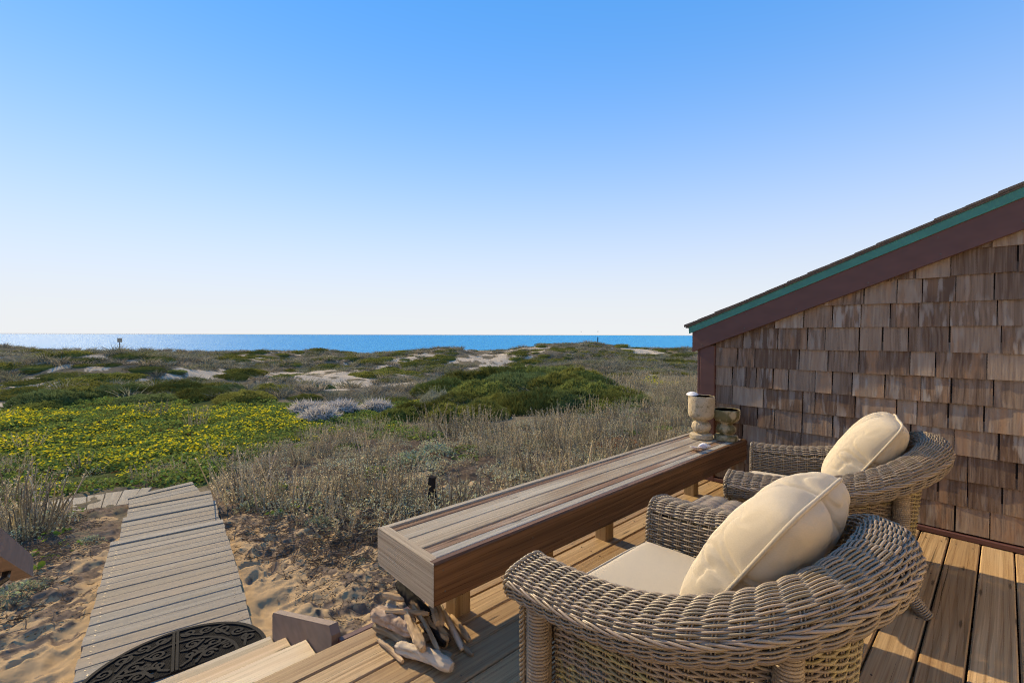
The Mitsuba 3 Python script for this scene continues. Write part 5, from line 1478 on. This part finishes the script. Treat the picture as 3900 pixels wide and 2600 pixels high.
def log(a, b, r, seed, mat_, bend=0.0, rough=0.16, knots=2, sides=26, n=90, bend_dir=(0.3, 0.2, 0.6)):
    a, b = np.asarray(a, float), np.asarray(b, float)
    t = np.linspace(0, 1, n)
    L = np.linalg.norm(b - a)
    P = a + t[:, None] * (b - a) + (np.sin(np.pi * t) * bend)[:, None] * np.asarray(bend_dir)
    P = P + 0.012 * (np.stack([meshkit.noise(np.stack([t * L * 9 + seed, 0 * t + k, 0 * t], -1), 50 + k) for k in range(3)], 1) - 0.5)
    ang = np.arange(sides) * 2 * np.pi / sides
    q = np.stack(np.broadcast_arrays(t[:, None] * L * 10 + seed * 3.3, 1.6 * np.cos(ang)[None], 1.6 * np.sin(ang)[None]), -1)
    ends = 1 - 0.30 * np.exp(-(t * L / 0.018) ** 2) - 0.30 * np.exp(-((1 - t) * L / 0.018) ** 2)
    groove = np.stack(np.broadcast_arrays(t[:, None] * L * 2.5 + seed, 5 * np.cos(ang)[None], 5 * np.sin(ang)[None]), -1)
    R = r * ends[:, None] * (1 + rough * 2 * (meshkit.fbm(q, 3, 51) - 0.5) - rough * 1.1 * (meshkit.noise(groove, 52) > 0.66))
    R = R * (1 + rough * 0.9 * (meshkit.noise(q * 4.5, 53) - 0.5) + rough * 0.5 * (meshkit.noise(q * 11, 54) - 0.5))
    for _ in range(knots):
        tk, ak = lr.uniform(0.15, 0.85), lr.uniform(0, 2 * np.pi)
        da = np.angle(np.exp(1j * (ang - ak)))
        g = np.exp(-((t[:, None] - tk) * L / (0.5 * r)) ** 2 - (da[None] / 0.45) ** 2)
        R = R + r * 0.35 * g - r * 0.30 * np.exp(-((t[:, None] - tk) * L / (0.22 * r)) ** 2 - (da[None] / 0.2) ** 2)
    v, f = tube(P, R, sides)
    u = np.repeat(t * L + seed, sides)
    w = np.tile(np.minimum(ang, 2 * np.pi - ang) * r, n)
    k = thing('driftwood_log')
    put(k, (v, f), mat_, smooth=True, uv=np.stack([u, w], 1))
    return k


G_ = 'driftwood pieces heaped by the bench post'
for a, b, r, sd, mat_, bend, kn, lab in (
        ((0.936, 1.735, 0.031), (1.035, 1.470, 0.031), 0.027, 1, 'log_white', 0.014, 3, 'thick smooth whitish driftwood log lying at the front of the heap'),
        ((1.085, 1.985, 0.150), (1.095, 1.590, 0.040), 0.029, 2, 'log_char', 0.0, 1, 'charred black log lying across the top of the heap'),
        ((0.945, 1.945, 0.072), (1.005, 1.705, 0.080), 0.036, 3, 'log_red', 0.0, 2, 'stubby pitted pinkish log on the left of the heap'),
        ((1.018, 1.800, 0.115), (0.968, 1.575, 0.078), 0.021, 4, 'log_tan', 0.008, 2, 'thin tan stick resting on the whitish front log'),
        ((0.938, 1.935, 0.025), (1.000, 1.690, 0.022), 0.020, 5, 'log_grey', 0.0, 1, 'mossy grey stick at the bottom left of the heap'),
        ((1.000, 1.700, 0.024), (1.078, 1.525, 0.024), 0.021, 6, 'log_grey', 0.0, 2, 'dark grey brown stick behind the whitish front log'),
        ((1.205, 1.860, 0.105), (1.140, 1.545, 0.014), 0.0125, 7, 'log_white', 0.006, 1, 'slim pale bleached cane leaning on the right of the heap'),
        ((1.225, 1.740, 0.040), (1.200, 1.575, 0.014), 0.0135, 8, 'log_tan', 0.0, 0, 'flat splintered light tan piece next to the bench post'),
        ((1.165, 1.845, 0.100), (1.105, 1.660, 0.085), 0.029, 9, 'log_tan', 0.0, 2, 'rough brown bark piece under the corner of the bench'),
        ((1.010, 2.000, 0.105), (1.075, 1.890, 0.110), 0.016, 10, 'log_tan', 0.0, 1, 'short brown stick poking out over the deck edge'),
        ((1.020, 1.985, 0.055), (1.060, 1.800, 0.055), 0.024, 11, 'log_white', 0.0, 2, 'bleached log half hidden behind the pitted one'),
        ((0.955, 1.860, 0.118), (1.075, 1.700, 0.125), 0.011, 13, 'log_tan', 0.006, 1, 'short thin stick lying crosswise on the pitted log'),
        ((1.055, 1.790, 0.135), (1.035, 1.560, 0.058), 0.010, 14, 'log_grey', 0.004, 1, 'thin dark stick leaning beside the charred log'),
        ((1.150, 1.760, 0.030), (1.160, 1.500, 0.012), 0.011, 15, 'log_grey', 0.006, 1, 'thin grey stick flat on the deck at the right front of the heap'),
        ((0.915, 1.850, 0.012), (0.925, 1.650, 0.012), 0.010, 16, 'log_tan', 0.004, 1, 'thin brown stick flat on the deck at the left front of the heap'),
        ((1.130, 1.900, 0.040), (1.120, 1.640, 0.028), 0.024, 12, 'log_grey', 0.0, 1, 'grey log under the charred one')):
    k = log(a, b, r, sd, mat_, bend, 0.24 if r > 0.02 else 0.12, kn)
    tag(k, lab, 'driftwood', G_)

# the half-round rubber mat
tag('doormat', 'black half-round rubber doormat with openwork scrolls at the foot of the stairs', 'doormat')
MC, MR = np.array([0.315, 3.03]), 0.455
mrot = math.radians(-7)


def mplace(v, z):
    """From the mat's own plane (flat side along x, round side to +y) onto the boardwalk."""
    x, y_ = v[:, 0] * 0.97, v[:, 1]
    X = MC[0] + x * math.cos(mrot) - y_ * math.sin(mrot)
    Y = MC[1] + x * math.sin(mrot) + y_ * math.cos(mrot)
    return np.stack([X, Y, v[:, 2] + z - 0.0555 * (Y - 2.93) - 0.482], 1)


half = Point(0, 0).buffer(MR, 64).intersection(sbox(-1, 0, 1, 1))
holes = []
for s in (-1, 1):
    for (hx_, hy_, hr_) in ((0.085, 0.155, 0.026), (0.16, 0.20, 0.022), (0.10, 0.085, 0.022), (0.20, 0.105, 0.02), (0.27, 0.07, 0.018), (0.055, 0.24, 0.016), (0.15, 0.05, 0.018)):
        holes.append(Point(s * hx_, hy_).buffer(hr_))
sheet = half.difference(unary_union(holes))
m = trimesh.creation.extrude_polygon(sheet, 0.005, engine='earcut')
put('doormat__sheet', (mplace(np.array(m.vertices), 0.002), np.array(m.faces)), 'rubber')
ribs = []
for q in np.arange(0.006, MR - 0.01, 0.0085):
    w = math.sqrt(MR ** 2 - q ** 2) - 0.01
    l = LineString([(-w, q), (w, q)]).buffer(0.0021, cap_style=2).intersection(sheet)
    for g in getattr(l, 'geoms', [l]):
        if g.area > 2e-5:
            m = trimesh.creation.extrude_polygon(g, 0.0025, engine='earcut')
            ribs.append((np.array(m.vertices) + [0, 0, 0.0052], np.array(m.faces)))
v, f = cat(ribs)
put('doormat__rib', (mplace(v, 0.002), f), 'rubber')
labels['doormat__rib'] = {'kind': 'stuff'}


def relief(key, pts, w, h=0.013):
    g = LineString(pts).buffer(w, join_style=1).intersection(half.buffer(0.002))
    for q in getattr(g, 'geoms', [g]):
        a = trimesh.creation.extrude_polygon(q, h, engine='earcut')
        v = np.array(a.vertices)
        put(key, (mplace(v, 0.0035), np.array(a.faces)), 'rubber')


arc = lambda r, a0, a1, n=60: [(r * math.cos(t), r * math.sin(t)) for t in np.linspace(a0, a1, n)]
relief('doormat__rim', arc(MR - 0.010, 0, math.pi), 0.011, 0.015)
relief('doormat__rim', arc(MR * 0.66, 0, math.pi), 0.0085, 0.014)
relief('doormat__spine', [(-0.010, 0), (-0.010, MR - 0.01)], 0.007, 0.015)
relief('doormat__spine', [(0.010, 0), (0.010, MR - 0.01)], 0.007, 0.015)


def curl(c, r0, turns, start, sgn):
    t = np.linspace(0, 1, 40)
    a = start + sgn * turns * 2 * np.pi * t
    r = r0 * (1 - 0.78 * t)
    return [(c[0] + r_ * math.cos(q), c[1] + r_ * math.sin(q)) for r_, q in zip(r, a)]


for s in (-1, 1):
    for ang_, rr_, r0, sg, tail in ((80, 0.385, 0.038, 1, 1), (66, 0.388, 0.040, -1, 1), (50, 0.384, 0.042, 1, 1), (33, 0.386, 0.042, -1, 1), (16, 0.386, 0.04, 1, 1)):
        a = math.radians(ang_)
        c = (s * rr_ * math.cos(a), rr_ * math.sin(a))
        st_ = math.atan2(c[1], c[0]) + (math.pi / 2) * sg * s
        p = curl(c, r0, 1.25, st_, sg * s)
        a2 = a - math.radians(13)
        relief('doormat__scroll', [(s * (rr_ - 0.045 * sg) * math.cos(a2), (rr_ - 0.045 * sg) * math.sin(a2))] + p, 0.0075)
    for c, r0, st_, sg in (((0.085, 0.225), 0.040, 0.4, 1), ((0.19, 0.175), 0.046, 2.6, -1), ((0.075, 0.115), 0.036, 1.2, -1), ((0.165, 0.065), 0.038, 0.2, 1), ((0.255, 0.085), 0.034, 2.2, -1), ((0.13, 0.145), 0.028, 4.0, 1)):
        p = curl(c, r0, 1.2, st_, sg)
        relief('doormat__scroll', [(s * q[0], q[1]) for q in p], 0.0075)
    for p in ([(0.03, 0.03), (0.07, 0.06), (0.08, 0.10), (0.13, 0.11), (0.16, 0.15), (0.22, 0.15)], [(0.10, 0.02), (0.14, 0.10), (0.21, 0.12), (0.25, 0.14)], [(0.03, 0.19), (0.06, 0.18), (0.10, 0.19), (0.14, 0.24)]):
        relief('doormat__scroll', [(s * a, b) for a, b in p], 0.0085)

# far things on the crest
gz = lambda x, y_: float(height(np.array([x]), np.array([y_]))[0])
sx, sy_ = 1.95, 58.0
z0 = gz(sx, sy_)
d_ = np.array([math.sin(-0.55), math.cos(-0.55)])
for nm_, sz, zc_, dy_ in (('trail_sign__post', (0.05, 0.05, 1.5), 0.20, 0.0), ('trail_sign__board', (0.42, 0.03, 0.40), 0.76, -0.05)):
    m = trimesh.creation.box(sz)
    m.apply_transform(trimesh.transformations.rotation_matrix(-0.65, [0, 0, 1]))
    m.apply_translation((sx, sy_ + dy_, zc_))
    put(nm_, (np.array(m.vertices), np.array(m.faces)), 'sign_board' if 'board' in nm_ else 'dark_wood')
tag('trail_sign', 'small square brown sign on the left dune crest against the sea', 'sign')
m = trimesh.creation.cylinder(0.085, 1.5, sections=10)
m.apply_translation((60.4, 44.9, 0.35))
put('wooden_post', (np.array(m.vertices), np.array(m.faces)), 'dark_wood', smooth=40)
tag('wooden_post', 'short dark post standing on the middle dune crest against the sea', 'post')
for k_, (x, y_, z) in enumerate(((79.0, 63.2, 2.1), (81.7, 60.7, 2.12))):
    k = 'seabird' + ('' if k_ == 0 else '_001')
    sp = 0.42 if k_ else 0.3
    t = np.linspace(-1, 1, 9)
    wing = np.stack([sp * 0.35 * t, sp * 0.35 * -t, 0.20 * np.abs(t) ** 1.3 * (1 if k_ == 0 else 1.6)], 1)
    chord = 0.10 * (1 - 0.8 * np.abs(t))
    V = np.vstack([wing + np.stack([chord, chord, 0 * t], 1), wing - np.stack([chord, chord, 0 * t], 1), wing + [0, 0, 0.012]])
    i = np.arange(8)
    F = np.vstack([np.stack([i, i + 1, i + 19], 1), np.stack([i, i + 19, i + 18], 1), np.stack([i + 9, i + 18, i + 19], 1), np.stack([i + 9, i + 19, i + 10], 1)])
    put(k + '__wings', (V + [x, y_, z], F), 'dark_wood')
    v, f = tube(np.array([(-0.2, -0.2, 0), (-0.12, -0.12, 0.0), (0.05, 0.05, 0.0), (0.17, 0.17, 0.02), (0.24, 0.24, 0.01)]), np.array([0.015, 0.045, 0.06, 0.04, 0.008]), 8)
    put(k + '__body', (v + [x, y_, z], f), 'dark_wood', smooth=40)
    tag(k, ('tiny dark bird flying above the sea horizon, the left one' if k_ == 0 else 'dark bird flying above the sea horizon, over the crest post'), 'bird', 'birds above the sea')
